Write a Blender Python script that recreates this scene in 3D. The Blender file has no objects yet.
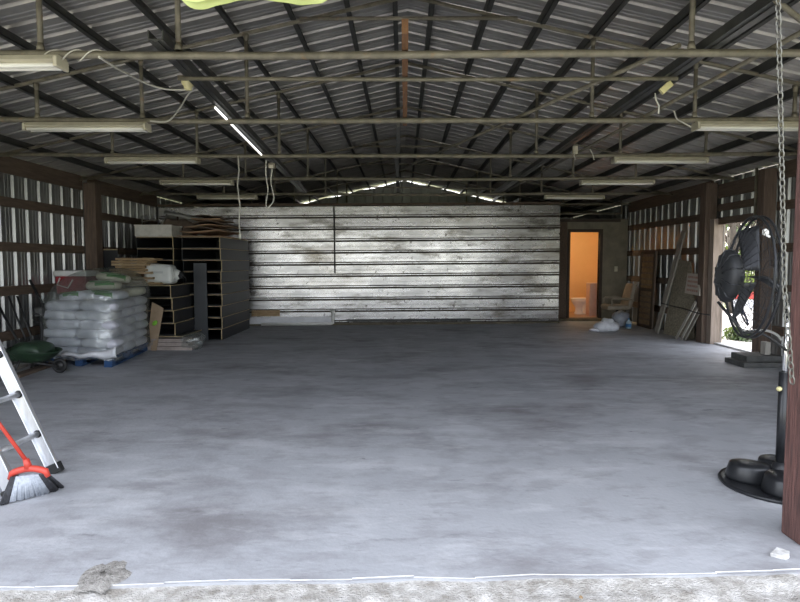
import bpy, bmesh, math, random
from mathutils import Vector as V, Matrix, noise
random.seed(7)
sc = bpy.context.scene
COL = sc.collection
PI = math.pi
# ---------------------------------------------------------------- camera
H = 1.45; FPX = 600.0
cam_d = bpy.data.cameras.new('camera'); cam = bpy.data.objects.new('camera', cam_d); COL.objects.link(cam)
cam_d.sensor_width = 36; cam_d.lens = 27.0; cam_d.clip_start = .05; cam_d.clip_end = 500
PITCH = math.atan(39/600); YAW = math.atan(3/600)
cam.location = (0, 0, H); cam.rotation_euler = (PI/2-PITCH, 0, YAW)
sc.camera = cam
RM = cam.rotation_euler.to_matrix()
def ray(x, y): return RM @ V(((x-400)/FPX, -(y-301)/FPX, -1))
def P(x, y, d):
    r = ray(x, y); return V((0, 0, H)) + r*(d/r.y)
def F(x, y, z=0.0):
    r = ray(x, y); return V((0, 0, H)) + r*((z-H)/r.z)
def PX(x, y, X):
    r = ray(x, y); return V((0, 0, H)) + r*(X/r.x)
# ---------------------------------------------------------------- materials
MATS = {}
def mat(name, c1, c2=None, scale=6, rough=.6, metal=0.0, bump=0, bscale=None, stretch=(1,1,1), emit=None, estr=0, spec=.5, rvar=0, detail=5, lo=.35, hi=.65):
    if name in MATS: return MATS[name]
    m = bpy.data.materials.new(name); m.use_nodes = True; nt = m.node_tree; n = nt.nodes; L = nt.links
    b = n['Principled BSDF']; b.inputs['Roughness'].default_value = rough; b.inputs['Metallic'].default_value = metal
    b.inputs['Specular IOR Level'].default_value = spec
    c1 = (*c1, 1); c2 = (*c2, 1) if c2 else tuple(v*.8 for v in c1[:3])+(1,)
    tc = n.new('ShaderNodeTexCoord'); mp = n.new('ShaderNodeMapping'); mp.inputs['Scale'].default_value = stretch
    L.new(tc.outputs['Object'], mp.inputs['Vector'])
    nz = n.new('ShaderNodeTexNoise'); nz.inputs['Scale'].default_value = scale; nz.inputs['Detail'].default_value = detail; nz.inputs['Roughness'].default_value = .6
    L.new(mp.outputs['Vector'], nz.inputs['Vector'])
    cr = n.new('ShaderNodeValToRGB'); cr.color_ramp.elements[0].position = lo; cr.color_ramp.elements[1].position = hi
    cr.color_ramp.elements[0].color = c2; cr.color_ramp.elements[1].color = c1
    L.new(nz.outputs['Fac'], cr.inputs['Fac']); L.new(cr.outputs['Color'], b.inputs['Base Color'])
    if rvar:
        mr = n.new('ShaderNodeMapRange'); mr.inputs['To Min'].default_value = rough+rvar; mr.inputs['To Max'].default_value = rough-rvar
        mr.inputs['From Min'].default_value = lo; mr.inputs['From Max'].default_value = hi
        L.new(nz.outputs['Fac'], mr.inputs['Value']); L.new(mr.outputs['Result'], b.inputs['Roughness'])
    if bump:
        n2 = n.new('ShaderNodeTexNoise'); n2.inputs['Scale'].default_value = bscale or scale*3; n2.inputs['Detail'].default_value = 4
        L.new(mp.outputs['Vector'], n2.inputs['Vector'])
        bp = n.new('ShaderNodeBump'); bp.inputs['Strength'].default_value = bump; bp.inputs['Distance'].default_value = .02
        L.new(n2.outputs['Fac'], bp.inputs['Height']); L.new(bp.outputs['Normal'], b.inputs['Normal'])
    if emit:
        b.inputs['Emission Color'].default_value = (*emit, 1); b.inputs['Emission Strength'].default_value = estr
    MATS[name] = m; return m
def extra_mix(m, color, scale, lo, hi, stretch=(1,1,1), fac=1.0):
    """lay a second patchy colour over a material (stains, rust)"""
    nt = m.node_tree; n = nt.nodes; L = nt.links; b = n['Principled BSDF']
    src = b.inputs['Base Color'].links[0].from_socket
    tc = n.new('ShaderNodeTexCoord'); mp = n.new('ShaderNodeMapping'); mp.inputs['Scale'].default_value = stretch; mp.inputs['Location'].default_value = (3.1, 7.7, 1.3)
    L.new(tc.outputs['Object'], mp.inputs['Vector'])
    nz = n.new('ShaderNodeTexNoise'); nz.inputs['Scale'].default_value = scale; nz.inputs['Detail'].default_value = 8; nz.inputs['Roughness'].default_value = .65
    L.new(mp.outputs['Vector'], nz.inputs['Vector'])
    mr = n.new('ShaderNodeMapRange'); mr.inputs['From Min'].default_value = lo; mr.inputs['From Max'].default_value = hi; mr.inputs['To Max'].default_value = fac
    L.new(nz.outputs['Fac'], mr.inputs['Value'])
    mx = n.new('ShaderNodeMix'); mx.data_type = 'RGBA'
    L.new(mr.outputs['Result'], mx.inputs[0]); L.new(src, mx.inputs[6]); mx.inputs[7].default_value = (*color, 1)
    L.new(mx.outputs[2], b.inputs['Base Color'])
    return m
concrete = mat('concrete', (.46,.47,.495), (.36,.37,.392), 1.1, .62, 0, .25, 30, spec=.25, rvar=.06, detail=8, lo=.3, hi=.7)
extra_mix(concrete, (.19,.18,.185), .8, .50, .68, (1,1.6,1), .8)
extra_mix(concrete, (.27,.265,.28), 3.2, .5, .62, (1,1.7,1), .45)
extra_mix(concrete, (.58,.59,.62), 2.6, .58, .75, (1,3,1), .5)
extra_mix(concrete, (.62,.63,.65), 1.6, .54, .66, (.9,2,1), .4)
extra_mix(concrete, (.15,.145,.15), 2.2, .62, .74, (1,2.6,1), .7)
extra_mix(concrete, (.12,.115,.12), 7, .66, .76, (1,1.6,1), .8)
slab_edge = mat('slab_edge', (.8,.8,.79), (.5,.49,.47), 14, .9, 0, .6, 40)
gravel_m = mat('gravel', (.66,.64,.61), (.34,.315,.28), 13, .95, 0, .9, 90, detail=8)
roof_m = mat('roof_metal', (.48,.46,.43), (.36,.345,.32), 3, .40, .5, stretch=(1,1,1))
wall_m = mat('wall_metal', (.42,.425,.42), (.30,.305,.30), 2.5, .36, .85, stretch=(1,1,.25))
panel_m = mat('panel_metal', (.60,.595,.60), (.44,.435,.435), 2.0, .27, .8, .03, 6, stretch=(.8,1,1.6), rvar=.04, detail=8)
extra_mix(panel_m, (.13,.12,.10), 1.7, .53, .66, (.6,1,1.9), .8)
extra_mix(panel_m, (.09,.08,.07), 9, .61, .68, (1,1,1.0), .85)
extra_mix(panel_m, (.20,.17,.13), .9, .55, .7, (.5,1,1.2), .6)
pipe_m = mat('pipe_paint', (.24,.215,.16), (.14,.125,.09), 8, .55, .15, .2, 30)
extra_mix(pipe_m, (.30,.19,.09), 9, .58, .7, (1,1,1), .6)
purlin_m = mat('dark_purlin', (.085,.085,.078), (.06,.06,.055), 5, .5, .3)
track_m = mat('track_steel', (.16,.16,.15), (.10,.10,.095), 5, .4, .7)
post_m = mat('post_wood', (.165,.115,.085), (.095,.066,.05), 5, .75, 0, .4, 18, (6,6,.6))
fpost_m = mat('front_post_wood', (.20,.095,.08), (.085,.045,.04), 9, .75, 0, .6, 20, (7,7,.5))
girt_m = mat('girt_wood', (.155,.108,.076), (.09,.064,.048), 6, .8, 0, .3, 20, (6,.5,6))
jamb_m = mat('jamb_wood', (.36,.29,.24), (.24,.19,.15), 6, .8, 0, .2, 20, (6,6,.6))
cream = mat('fixture_cream', (.58,.53,.40), (.48,.44,.33), 9, .5)
tube_m = mat('lamp_tube', (.85,.83,.74), (.8,.78,.7), 4, .25)
led_m = mat('led_light', (1,1,1), (1,1,1), 4, .4, emit=(1,.98,.95), estr=1.3)
blackbox = mat('black_laminate', (.020,.021,.024), (.014,.015,.017), 5, .5, 0, .15, 40)
tanedge = mat('raw_ply_edge', (.55,.43,.25), (.36,.27,.15), 12, .8)
lumber = mat('tan_lumber', (.45,.32,.18), (.28,.19,.10), 8, .8, 0, .3, 30, (.8,6,6))
lumber2 = mat('pale_lumber', (.56,.42,.26), (.38,.27,.155), 8, .8, 0, .3, 30, (.8,6,6))
cardb = mat('cardboard', (.50,.33,.21), (.34,.22,.14), 5, .85)
cardd = mat('cardboard_dark', (.22,.165,.125), (.12,.09,.07), 5, .85)
cardl = mat('cardboard_light', (.42,.31,.21), (.33,.24,.16), 5, .85)
whitepl = mat('white_plastic', (.74,.755,.72), (.62,.64,.61), 5, .4)
styro = mat('white_foam', (.72,.70,.64), (.6,.585,.53), 12, .8)
redpl = mat('red_plastic', (.36,.025,.035), (.28,.02,.03), 6, .35)
whitelid = mat('white_lid', (.8,.79,.76), (.7,.69,.66), 6, .4)
sack_m = mat('sack_plastic', (.66,.66,.73), (.5,.505,.57), 5, .42, 0, .5, 14)
sack_g = mat('sack_green_print', (.07,.25,.06), (.04,.16,.04), 5, .4)
sackt = mat('sack_tan', (.58,.55,.44), (.42,.40,.32), 5, .5, 0, .5, 14)
bluepal = mat('pallet_blue', (.028,.085,.22), (.022,.06,.15), 7, .7, 0, .3, 30)
alum = mat('aluminium', (.74,.75,.77), (.6,.61,.63), 6, .3, .7, stretch=(4,4,.4))
rubber = mat('black_rubber', (.018,.018,.019), (.012,.012,.012), 6, .6)
blkpl = mat('black_plastic', (.022,.023,.026), (.016,.017,.019), 6, .33)
fanmetal = mat('fan_metal', (.05,.052,.055), (.035,.036,.04), 6, .4, .5)
chrome = mat('chrome_tube', (.85,.85,.84), (.8,.8,.8), 6, .15, 1)
redbr = mat('broom_red', (.62,.07,.045), (.52,.055,.035), 6, .35)
brist = mat('bristle_grey', (.52,.55,.60), (.36,.39,.44), 50, .7)
bristd = mat('bristle_dark', (.05,.052,.06), (.03,.03,.034), 50, .7)
green = mat('dark_green', (.025,.055,.028), (.016,.035,.02), 6, .45)
darkst = mat('dark_steel', (.05,.05,.05), (.035,.034,.034), 6, .5, .5)
orangewall = mat('orange_paint', (.78,.52,.25), (.75,.495,.235), 3, .6)
tilefl = mat('tan_tile', (.42,.25,.14), (.34,.2,.11), 8, .4)
porcel = mat('porcelain', (.82,.78,.74), (.78,.74,.7), 3, .15)
pinkpan = mat('pink_panel', (.62,.43,.34), (.54,.37,.29), 6, .55)
olive = mat('olive_board', (.24,.21,.15), (.17,.15,.105), 4, .7)
dkframe = mat('dark_brown_trim', (.06,.042,.03), (.04,.028,.02), 6, .7)
beigef = mat('beige_vinyl', (.30,.255,.195), (.24,.2,.15), 8, .6)
bagg = mat('grey_bag', (.36,.38,.43), (.25,.265,.30), 9, .4, 0, .6, 20)
bagw = mat('white_bag', (.68,.69,.72), (.52,.53,.57), 9, .45, 0, .6, 20)
bluelab = mat('blue_label', (.09,.28,.58), (.07,.22,.46), 6, .35)
clearblue = mat('pale_bottle', (.5,.64,.74), (.42,.56,.66), 6, .15)
osb = mat('weathered_osb', (.31,.27,.20), (.165,.145,.10), 28, .85, 0, .4, 50, detail=8)
greyplank = mat('grey_plank', (.36,.335,.285), (.25,.23,.20), 6, .85, 0, .3, 25, (5,5,.5))
whiteplank = mat('white_plank', (.5,.47,.42), (.38,.355,.315), 7, .8, 0, .2, 25, (5,5,.5))
signm = mat('sign_board', (.5,.45,.385), (.44,.395,.335), 6, .7)
signink = mat('sign_ink', (.40,.22,.18), (.33,.18,.15), 20, .7)
brownpan = mat('brown_slats', (.27,.185,.10), (.15,.10,.055), 9, .7, 0, .3, 30, (1,1,4))
cordw = mat('pale_cord', (.62,.6,.52), (.52,.5,.43), 8, .55)
cordb = mat('black_cord', (.02,.02,.02), (.015,.015,.015), 8, .5)
galv = mat('galvanised_chain', (.22,.215,.185), (.15,.145,.125), 12, .45, .6)
lime = mat('lime_plastic', (.66,.74,.30), (.58,.66,.25), 5, .45)
rustwood = mat('reddish_board', (.27,.135,.06), (.17,.085,.04), 6, .8, 0, .3, 25, (6,.6,6))
greyboard = mat('grey_board', (.13,.125,.11), (.08,.076,.068), 6, .8)
pvc = mat('white_pvc', (.78,.77,.73), (.7,.69,.65), 6, .4)
whiteboard = mat('white_boarding', (.72,.72,.74), (.6,.6,.62), 5, .5)
bark = mat('bark', (.10,.08,.06), (.06,.048,.036), 10, .9, 0, .5, 20, (3,3,.6))
leafm = mat('leaf_green', (.24,.30,.05), (.10,.16,.035), 3, .6)
leafd = mat('leaf_dark', (.09,.14,.04), (.05,.08,.03), 3, .6)
grassm = mat('field', (.42,.42,.30), (.30,.34,.16), .8, .95, 0, .3, 20, detail=8)
redsign = mat('red_board', (.45,.05,.04), (.38,.04,.035), 6, .5)
greysl = mat('grey_stone', (.12,.12,.115), (.08,.08,.077), 8, .8, 0, .4, 25)
wraproll = mat('pinkish_planks', (.36,.30,.27), (.25,.21,.19), 9, .5, 0, .3, 20)
yellowpl = mat('yellow_plastic', (.75,.68,.35), (.66,.6,.3), 6, .4)
rustbr = mat('rust_floor_strip', (.16,.14,.09), (.09,.075,.05), 9, .8)
def film_mat(name, tint=(.9,.93,.92), g=.2, rough=.14):
    m = bpy.data.materials.new(name); m.use_nodes = True; nt = m.node_tree; n = nt.nodes; L = nt.links
    for x in list(n): n.remove(x)
    o = n.new('ShaderNodeOutputMaterial'); t = n.new('ShaderNodeBsdfTransparent'); t.inputs[0].default_value = (*tint, 1)
    gl = n.new('ShaderNodeBsdfGlossy'); gl.inputs['Roughness'].default_value = rough; gl.inputs[0].default_value = (.95,.97,.96,1)
    df = n.new('ShaderNodeBsdfDiffuse'); df.inputs[0].default_value = (.5,.52,.49,1)
    nz = n.new('ShaderNodeTexNoise'); nz.inputs['Scale'].default_value = 5; nz.inputs['Detail'].default_value = 6; nz.inputs['Distortion'].default_value = 1.5
    tc = n.new('ShaderNodeTexCoord'); L.new(tc.outputs['Object'], nz.inputs['Vector'])
    bp = n.new('ShaderNodeBump'); bp.inputs['Strength'].default_value = .9; bp.inputs['Distance'].default_value = .05
    L.new(nz.outputs['Fac'], bp.inputs['Height']); L.new(bp.outputs['Normal'], gl.inputs['Normal'])
    m1 = n.new('ShaderNodeMixShader'); m1.inputs[0].default_value = g; L.new(t.outputs[0], m1.inputs[1]); L.new(gl.outputs[0], m1.inputs[2])
    m2 = n.new('ShaderNodeMixShader'); m2.inputs[0].default_value = .09; L.new(m1.outputs[0], m2.inputs[1]); L.new(df.outputs[0], m2.inputs[2])
    L.new(m2.outputs[0], o.inputs[0]); MATS[name] = m; return m
film = film_mat('clear_film')
# ---------------------------------------------------------------- mesh builder
class MB:
    def __init__(s): s.v = []; s.f = []; s.sm = []
    def add(s, vs, fs, smooth=False):
        k = len(s.v); s.v += [V(p) for p in vs]; s.f += [tuple(i+k for i in f) for f in fs]; s.sm += [smooth]*len(fs); return s
    def box(s, c, size, R=None, taper=1.0):
        c = V(c); hx, hy, hz = [a/2 for a in size]; vs = []
        for z in (-1, 1):
            t = taper if z > 0 else 1
            for x, y in ((-1,-1),(1,-1),(1,1),(-1,1)):
                p = V((x*hx*t, y*hy*t, z*hz)); vs.append(c+(R@p if R else p))
        return s.add(vs, [(3,2,1,0),(4,5,6,7),(0,1,5,4),(1,2,6,5),(2,3,7,6),(3,0,4,7)])
    def bb(s, a, b):
        a = V(a); b = V(b); return s.box((a+b)/2, [abs(t) for t in (b-a)])
    def bar(s, p, q, w, h, up=(0,0,1)):
        p = V(p); q = V(q); d = (q-p); L = d.length; d.normalize(); up = V(up)
        x = d.cross(up)
        if x.length < 1e-4: x = d.cross(V((0,1,0)))
        x.normalize(); u = x.cross(d)
        R = Matrix((x, d, u)).transposed(); return s.box((p+q)/2, (w, L, h), R)
    def tube(s, pts, r, seg=8, caps=True, smooth=True):
        pts = [V(p) for p in pts]; n = len(pts); rs = r if isinstance(r, (list, tuple)) else [r]*n
        vs = []; fs = []; prev = None
        for i, p in enumerate(pts):
            t = (pts[min(i+1, n-1)]-pts[max(i-1, 0)]).normalized()
            if prev is None:
                a = V((0,0,1)) if abs(t.z) < .9 else V((1,0,0)); x = t.cross(a).normalized()
            else:
                x = prev-t*prev.dot(t); x = x.normalized() if x.length > 1e-6 else t.orthogonal().normalized()
            prev = x; y = t.cross(x)
            for k in range(seg):
                a = 2*PI*k/seg; vs.append(p+(x*math.cos(a)+y*math.sin(a))*rs[i])
        for i in range(n-1):
            for k in range(seg):
                k2 = (k+1) % seg; fs.append((i*seg+k, i*seg+k2, (i+1)*seg+k2, (i+1)*seg+k))
        s.add(vs, fs, smooth)
        if caps:
            b = len(s.v)-n*seg
            s.f += [tuple(b+k for k in range(seg))[::-1], tuple(b+(n-1)*seg+k for k in range(seg))]; s.sm += [False, False]
        return s
    def lathe(s, prof, c, axis=(0,0,1), seg=24, scale=(1,1), smooth=True, xdir=None):
        c = V(c); ax = V(axis).normalized(); x = V(xdir).normalized() if xdir else (ax.orthogonal().normalized() if abs(ax.z) < .99 else V((1,0,0))); y = ax.cross(x)
        vs = []; fs = []
        for r, h in prof:
            for k in range(seg):
                a = 2*PI*k/seg; vs.append(c+ax*h+x*(math.cos(a)*r*scale[0])+y*(math.sin(a)*r*scale[1]))
        m = len(prof)
        for i in range(m-1):
            for k in range(seg):
                k2 = (k+1) % seg; fs.append((i*seg+k, i*seg+k2, (i+1)*seg+k2, (i+1)*seg+k))
        fs.append(tuple(range(seg))[::-1]); fs.append(tuple((m-1)*seg+k for k in range(seg)))
        return s.add(vs, fs, smooth)
    def prism(s, poly, ext):
        ext = V(ext); n = len(poly); vs = [V(p) for p in poly]+[V(p)+ext for p in poly]
        fs = [tuple(range(n))[::-1], tuple(range(n, 2*n))]+[(i, (i+1) % n, n+(i+1) % n, n+i) for i in range(n)]
        return s.add(vs, fs)
    def torus(s, c, R, r, ax=(0,0,1), seg=28, ts=6, xs=1.0, xdir=None, half=False):
        c = V(c); ax = V(ax).normalized(); x = V(xdir).normalized() if xdir else ax.orthogonal().normalized(); y = ax.cross(x)
        pts = [c+x*math.cos(2*PI*k/seg)*R*xs+y*math.sin(2*PI*k/seg)*R for k in range(seg)]
        vs = []; fs = []
        for k, p in enumerate(pts):
            o = (x*math.cos(2*PI*k/seg)*xs+y*math.sin(2*PI*k/seg)).normalized()
            for j in range(ts):
                a = 2*PI*j/ts; vs.append(p+(o*math.cos(a)+ax*math.sin(a))*r)
        for k in range(seg):
            for j in range(ts):
                fs.append((k*ts+j, ((k+1) % seg)*ts+j, ((k+1) % seg)*ts+(j+1) % ts, k*ts+(j+1) % ts))
        return s.add(vs, fs, True)
    def sheet(s, fn, nu, nv, th, smooth=True):
        """closed sheet of thickness th: fn(u,v) -> point"""
        g = [[V(fn(i/nu, j/nv)) for j in range(nv+1)] for i in range(nu+1)]; top = []; bot = []
        for i in range(nu+1):
            for j in range(nv+1):
                du = g[min(i+1,nu)][j]-g[max(i-1,0)][j]; dv = g[i][min(j+1,nv)]-g[i][max(j-1,0)]; nn = du.cross(dv)
                nn = nn.normalized() if nn.length > 1e-9 else V((0,0,1))
                top.append(g[i][j]+nn*th/2); bot.append(g[i][j]-nn*th/2)
        W = nv+1; N = len(top); fs = []
        for i in range(nu):
            for j in range(nv):
                a = i*W+j; fs.append((a, a+W, a+W+1, a+1)); fs.append((N+a, N+a+1, N+a+W+1, N+a+W))
        for i in range(nu):
            for j in (0, nv):
                a = i*W+j; fs.append((a, a+W, N+a+W, N+a) if j else (a, N+a, N+a+W, a+W))
        for j in range(nv):
            for i in (0, nu):
                a = i*W+j; fs.append((a, a+1, N+a+1, N+a) if not i else (a, N+a, N+a+1, a+1))
        return s.add(top+bot, fs, smooth)
    def pillow(s, c, size, R=None, p=.45, seed=0, nu=20, nv=10, wr=.012):
        c = V(c); vs = []; fs = []
        def sg(a, e): return math.copysign(abs(a)**e, a)
        for i in range(nv+1):
            ph = -PI/2+PI*i/nv
            for k in range(nu):
                th = 2*PI*k/nu
                q = V((sg(math.cos(ph), .45)*sg(math.cos(th), p), sg(math.cos(ph), .45)*sg(math.sin(th), p), sg(math.sin(ph), .8)))
                q = V((q.x*size[0]/2, q.y*size[1]/2, q.z*size[2]/2))
                q += noise.noise_vector(q*9+V((seed*3.7, seed, 0)))*wr
                vs.append(c+(R@q if R else q))
        for i in range(nv):
            for k in range(nu):
                k2 = (k+1) % nu; fs.append((i*nu+k, i*nu+k2, (i+1)*nu+k2, (i+1)*nu+k))
        return s.add(vs, fs, True)
    def build(s, name, m, parent=None, off=None):
        me = bpy.data.meshes.new(name); o = bpy.data.objects.new(name, me); COL.objects.link(o)
        base = V((0,0,0)); q = parent
        while q: base += q.location; q = q.parent
        if off is not None: base = V(off); o.location = base
        me.from_pydata([p-base for p in s.v], [], s.f); me.materials.append(m)
        me.polygons.foreach_set('use_smooth', s.sm)
        bm = bmesh.new(); bm.from_mesh(me); bmesh.ops.remove_doubles(bm, verts=bm.verts, dist=1e-6); bmesh.ops.recalc_face_normals(bm, faces=bm.faces); bm.to_mesh(me); bm.free()
        if parent: o.parent = parent
        return o
def bev(o, w=.006, n=2):
    m = o.modifiers.new('bevel', 'BEVEL'); m.width = w; m.segments = n; m.limit_method = 'ANGLE'; return o
def tag(o, label, cat, group=None, kind=None):
    o['label'] = label; o['category'] = cat
    if group: o['group'] = group
    if kind: o['kind'] = kind
    return o
def thing(name, loc, label, cat, group=None):
    o = bpy.data.objects.new(name, None); o.empty_display_size = .1; COL.objects.link(o); o.location = loc
    return tag(o, label, cat, group)
def struct(o): o['kind'] = 'structure'; return o
def copy_tree(o, parent=None):
    c = o.copy(); COL.objects.link(c)
    if parent: c.parent = parent
    for ch in [x for x in bpy.data.objects if x.parent == o]: copy_tree(ch, c)
    return c
def low(p, q): # base of two pts
    return V(((p[0]+q[0])/2, (p[1]+q[1])/2, min(p[2], q[2])))
def one(name, mb, m, label, cat, group=None):
    xs = [p.x for p in mb.v]; ys = [p.y for p in mb.v]; zs = [p.z for p in mb.v]
    o = mb.build(name, m, None, V(((min(xs)+max(xs))/2, (min(ys)+max(ys))/2, min(zs))))
    return tag(o, label, cat, group)
ORD = ['first','second','third','fourth','fifth','sixth','seventh','eighth','ninth','tenth','eleventh','twelfth']
# ---------------------------------------------------------------- setting
XL, XR, YB = -5.5, 5.6, 20.0
RIDX = .05; RIDZ = 4.16; SL = .225
def roof_z(X): return RIDZ-SL*abs(X-RIDX)
Y0 = 2.45
# slab
fl = F(0, 588); fr = F(800, 572)
sl = (fr.y-fl.y)/(fr.x-fl.x)
def edge(X): return fl.y+sl*(X-fl.x)
mb = MB()
n = 40; xs = [XL-.1+(XR-XL+.2)*i/n for i in range(n+1)]
front = [V((x, edge(x)+random.uniform(-.012,.012), 0)) for x in xs]
poly = front+[V((XR+.1, YB, 0)), V((XL-.1, YB, 0))]
mb.prism([p-V((0,0,.14)) for p in poly], (0,0,.14)); struct(mb.build('floor', concrete))
mb = MB()
for i in range(n):
    a, b = front[i], front[i+1]
    w = .006+.022*random.random()**2
    mb.prism([a+V((0,-.006,-.05)), b+V((0,-.006,-.05)), b+V((0,w,.0)), a+V((0,w,.0))], (0,0,.004))
struct(mb.build('trim_1', slab_edge))
mb = MB(); c0 = F(104, 574)

vs = [V((c0.x, c0.y, .016))]; fs = []
for j in range(1, 9):
    for i in range(40):
        a = 2*PI*i/40; rr_ = (.105+.05*noise.noise(V((math.cos(a)*1.7, math.sin(a)*1.7, 4)))+.012*noise.noise(V((math.cos(a)*6, math.sin(a)*6, 1))))*j/8
        vs.append(V((c0.x+rr_*math.cos(a), c0.y-.02+1.5*rr_*math.sin(a), .001+(.014+.01*noise.noise(V((rr_*90, a*5, 0))))*(1-(j/8)**2))))
for i in range(40):
    fs.append((0, 1+i, 1+(i+1) % 40))
    for j in range(7): fs.append((1+j*40+i, 1+(j+1)*40+i, 1+(j+1)*40+(i+1) % 40, 1+j*40+(i+1) % 40))
mb.add(vs, fs, True)
tag(mb.build('gravel_spill', mat('dirty_gravel', (.46,.44,.41), (.24,.225,.205), 30, .95, 0, .9, 90, detail=8)), 'small spill of gravel lying on the slab edge at the left', 'gravel', kind='stuff')
# ground in front
mb = MB()
def gz(x, y):
    q = V((x*5, y*9, 0)); dd = edge(x)-y; am = .2+.8*max(0, min(1, dd*4))
    return -.010-.03*max(0, min(1, dd*2.5))+am*(.024*noise.noise(q)+.013*noise.noise(q*3.1)+.007*noise.noise(q*9))
nx, ny = 330, 70; gx0, gx1, gy0 = -3.2, 3.4, 1.15
vs = []
for i in range(nx+1):
    x = gx0+(gx1-gx0)*i/nx
    for j in range(ny+1):
        y = gy0+(edge(x)+.01-gy0)*j/ny; vs.append((x, y, gz(x, y)))
fs = [(i*(ny+1)+j, (i+1)*(ny+1)+j, (i+1)*(ny+1)+j+1, i*(ny+1)+j+1) for i in range(nx) for j in range(ny)]
mb.add(vs, fs, True); g = mb.build('gravel_strip', gravel_m); tag(g, 'pale rippled gravel and sand along the slab edge', 'gravel', kind='stuff')
mb = MB(); mb.box((0, -5, -.24), (160, 200, .06)); struct(mb.build('ground', grassm))
mb = MB(); mb.bb((-7, -9, -.2), (7, 1.2, -.07)); struct(mb.build('path_1', gravel_m))
# corrugated sheets ------------------------------------------------
PROF = [(0,0),(.075,0),(.083,.006),(.099,.006),(.107,0),(.150,0),(.158,.006),(.174,.006),(.182,0),(.232,0),(.254,.034),(.281,.034),(.303,0)]
PIT = .305
PROF_ROOF = [(0,0),(.065,0),(.075,.007),(.09,.007),(.10,0),(.130,0),(.140,.007),(.155,.007),(.165,0),(.190,0),(.212,0),(.230,.042),(.258,.042),(.276,0),(.305,0)]
def profile(s0, s1, ph=0, PROF=PROF):
    out = []; k = math.floor((s0-ph)/PIT)
    while k*PIT+ph < s1:
        for a, h in PROF[:-1]:
            t = k*PIT+ph+a
            if s0 < t < s1: out.append((t, h))
        k += 1
    return [(s0, 0)]+out+[(s1, 0)]
def corr(name, s0, s1, fn, m, runs=(0,1), ph=0, pf=PROF):
    """fn(s, h, t): point for position s, rib height h, run parameter t"""
    pr = profile(s0, s1, ph, pf); mb = MB(); vs = []; fs = []
    k = len(runs)
    for s, h in pr:
        for t in runs: vs.append(fn(s, h, t))
    for s, h in pr:
        for t in runs: vs.append(V(fn(s, h+.003, t)))
    N = len(pr)*k
    for i in range(len(pr)-1):
        for j in range(k-1):
            a = i*k+j; fs.append((a, a+k, a+k+1, a+1)); fs.append((N+a, N+a+1, N+a+k+1, N+a+k))
    for j in range(k-1):
        fs.append((j, j+1, N+j+1, N+j)); e = (len(pr)-1)*k+j; fs.append((e, N+e, N+e+1, e+1))
    for i in range(len(pr)-1):
        a = i*k; fs.append((a, N+a, N+a+k, a+k)); a += k-1; fs.append((a, a+k, N+a+k, N+a))
    mb.add(vs, fs); return struct(mb.build(name, m))
corr('ceiling', Y0, YB+.14, lambda s, h, t: (RIDX+(XL-.35-RIDX)*t, s, RIDZ+SL*(XL-.35-RIDX)*t+h), roof_m, pf=PROF_ROOF)
corr('ceiling', Y0, YB+.14, lambda s, h, t: (RIDX+(XR+.35-RIDX)*t, s, RIDZ-SL*(XR+.35-RIDX)*t+h), roof_m, pf=PROF_ROOF)
corr('wall_left', edge(XL)+.02, YB, lambda s, h, t: (XL-h, s, .0+2.902*t), wall_m)
corr('wall_right', edge(XR)+.02, 9.25, lambda s, h, t: (XR+h, s, .0+2.902*t), wall_m)
corr('wall_right', 10.55, YB, lambda s, h, t: (XR+h, s, .0+2.902*t), wall_m)
corr('wall_right', 9.25, 10.55, lambda s, h, t: (XR+h, s, 2.1+.802*t), wall_m)
# far gable wall with a gap under the roof
def gtop(x): return roof_z(x)-(.045+.05*noise.noise(V((x*1.7, 3.3, 0))) if abs(x) < 3.4 else -.02)
mb = MB(); pr = profile(XL, XR); vs = []
for s, h in pr: vs += [(s, YB-.1+h, 0), (s, YB-.1+h, gtop(s))]
for s, h in pr: vs += [(s, YB-.09+h, 0), (s, YB-.09+h, gtop(s))]
N = 2*len(pr); fs = []
for i in range(len(pr)-1):
    a = 2*i; fs += [(a, a+2, a+3, a+1), (N+a, N+a+1, N+a+3, N+a+2), (a+1, a+3, N+a+3, N+a+1)]
mb.add(vs, fs); struct(mb.build('wall_rear', wall_m))
# partition of horizontal metal sheets
PA = V((-5.45, 13.45, 0)); PB = V((3.70, 14.25, 0)); PU = (PB-PA).normalized(); PN = V((-PU.y, PU.x, 0))*-1
PL = (PB-PA).length
def part_top(u): return 2.66+.13*u/PL
rows = 10
mb = MB(); us = [PL*k/24 for k in range(25)]
def pw(u, f, h): return PA+PU*u+PN*(h+.004*noise.noise(V((u*.6, f*5, 0))))+V((0,0,.03+f*(part_top(u)-.03)))
rg = random.Random(12)
for r in range(rows):
    b = r/rows; jit = [rg.uniform(-.0015,.0015) for _ in us]
    for seg in ([(.011,.0),(.014,.018),(.0205,.018),(.0225,.0)], [(.0295,.0),(.055,.0),(.0565,.005),(.0625,.005),(.064,.0),(.0985,.0)]):
        vs = []; fs = []; m = len(seg)
        for k, u in enumerate(us):
            for f, h in seg: vs.append(pw(u, b+f+(jit[k] if f in (.011,.0295) else 0), h))
        n0 = len(vs); vs += [p-PN*.003 for p in vs]
        for k in range(len(us)-1):
            for q in range(m-1):
                a = k*m+q; fs += [(a, a+m, a+m+1, a+1), (n0+a, n0+a+1, n0+a+m+1, n0+a+m)]
            a = k*m; fs.append((a, n0+a, n0+a+m, a+m)); a += m-1; fs.append((a, a+m, n0+a+m, n0+a))
        mb.add(vs, fs)
struct(mb.build('wall_back', panel_m))
mb = MB()
for r in range(rows):
    f = (r+.012)/rows
    mb.bar(PA-PN*.05+V((0,0,.03+f*(part_top(0)-.03)+.03)), PB-PN*.05+V((0,0,.03+f*(part_top(PL)-.03)+.03)), .04, .16)
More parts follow.
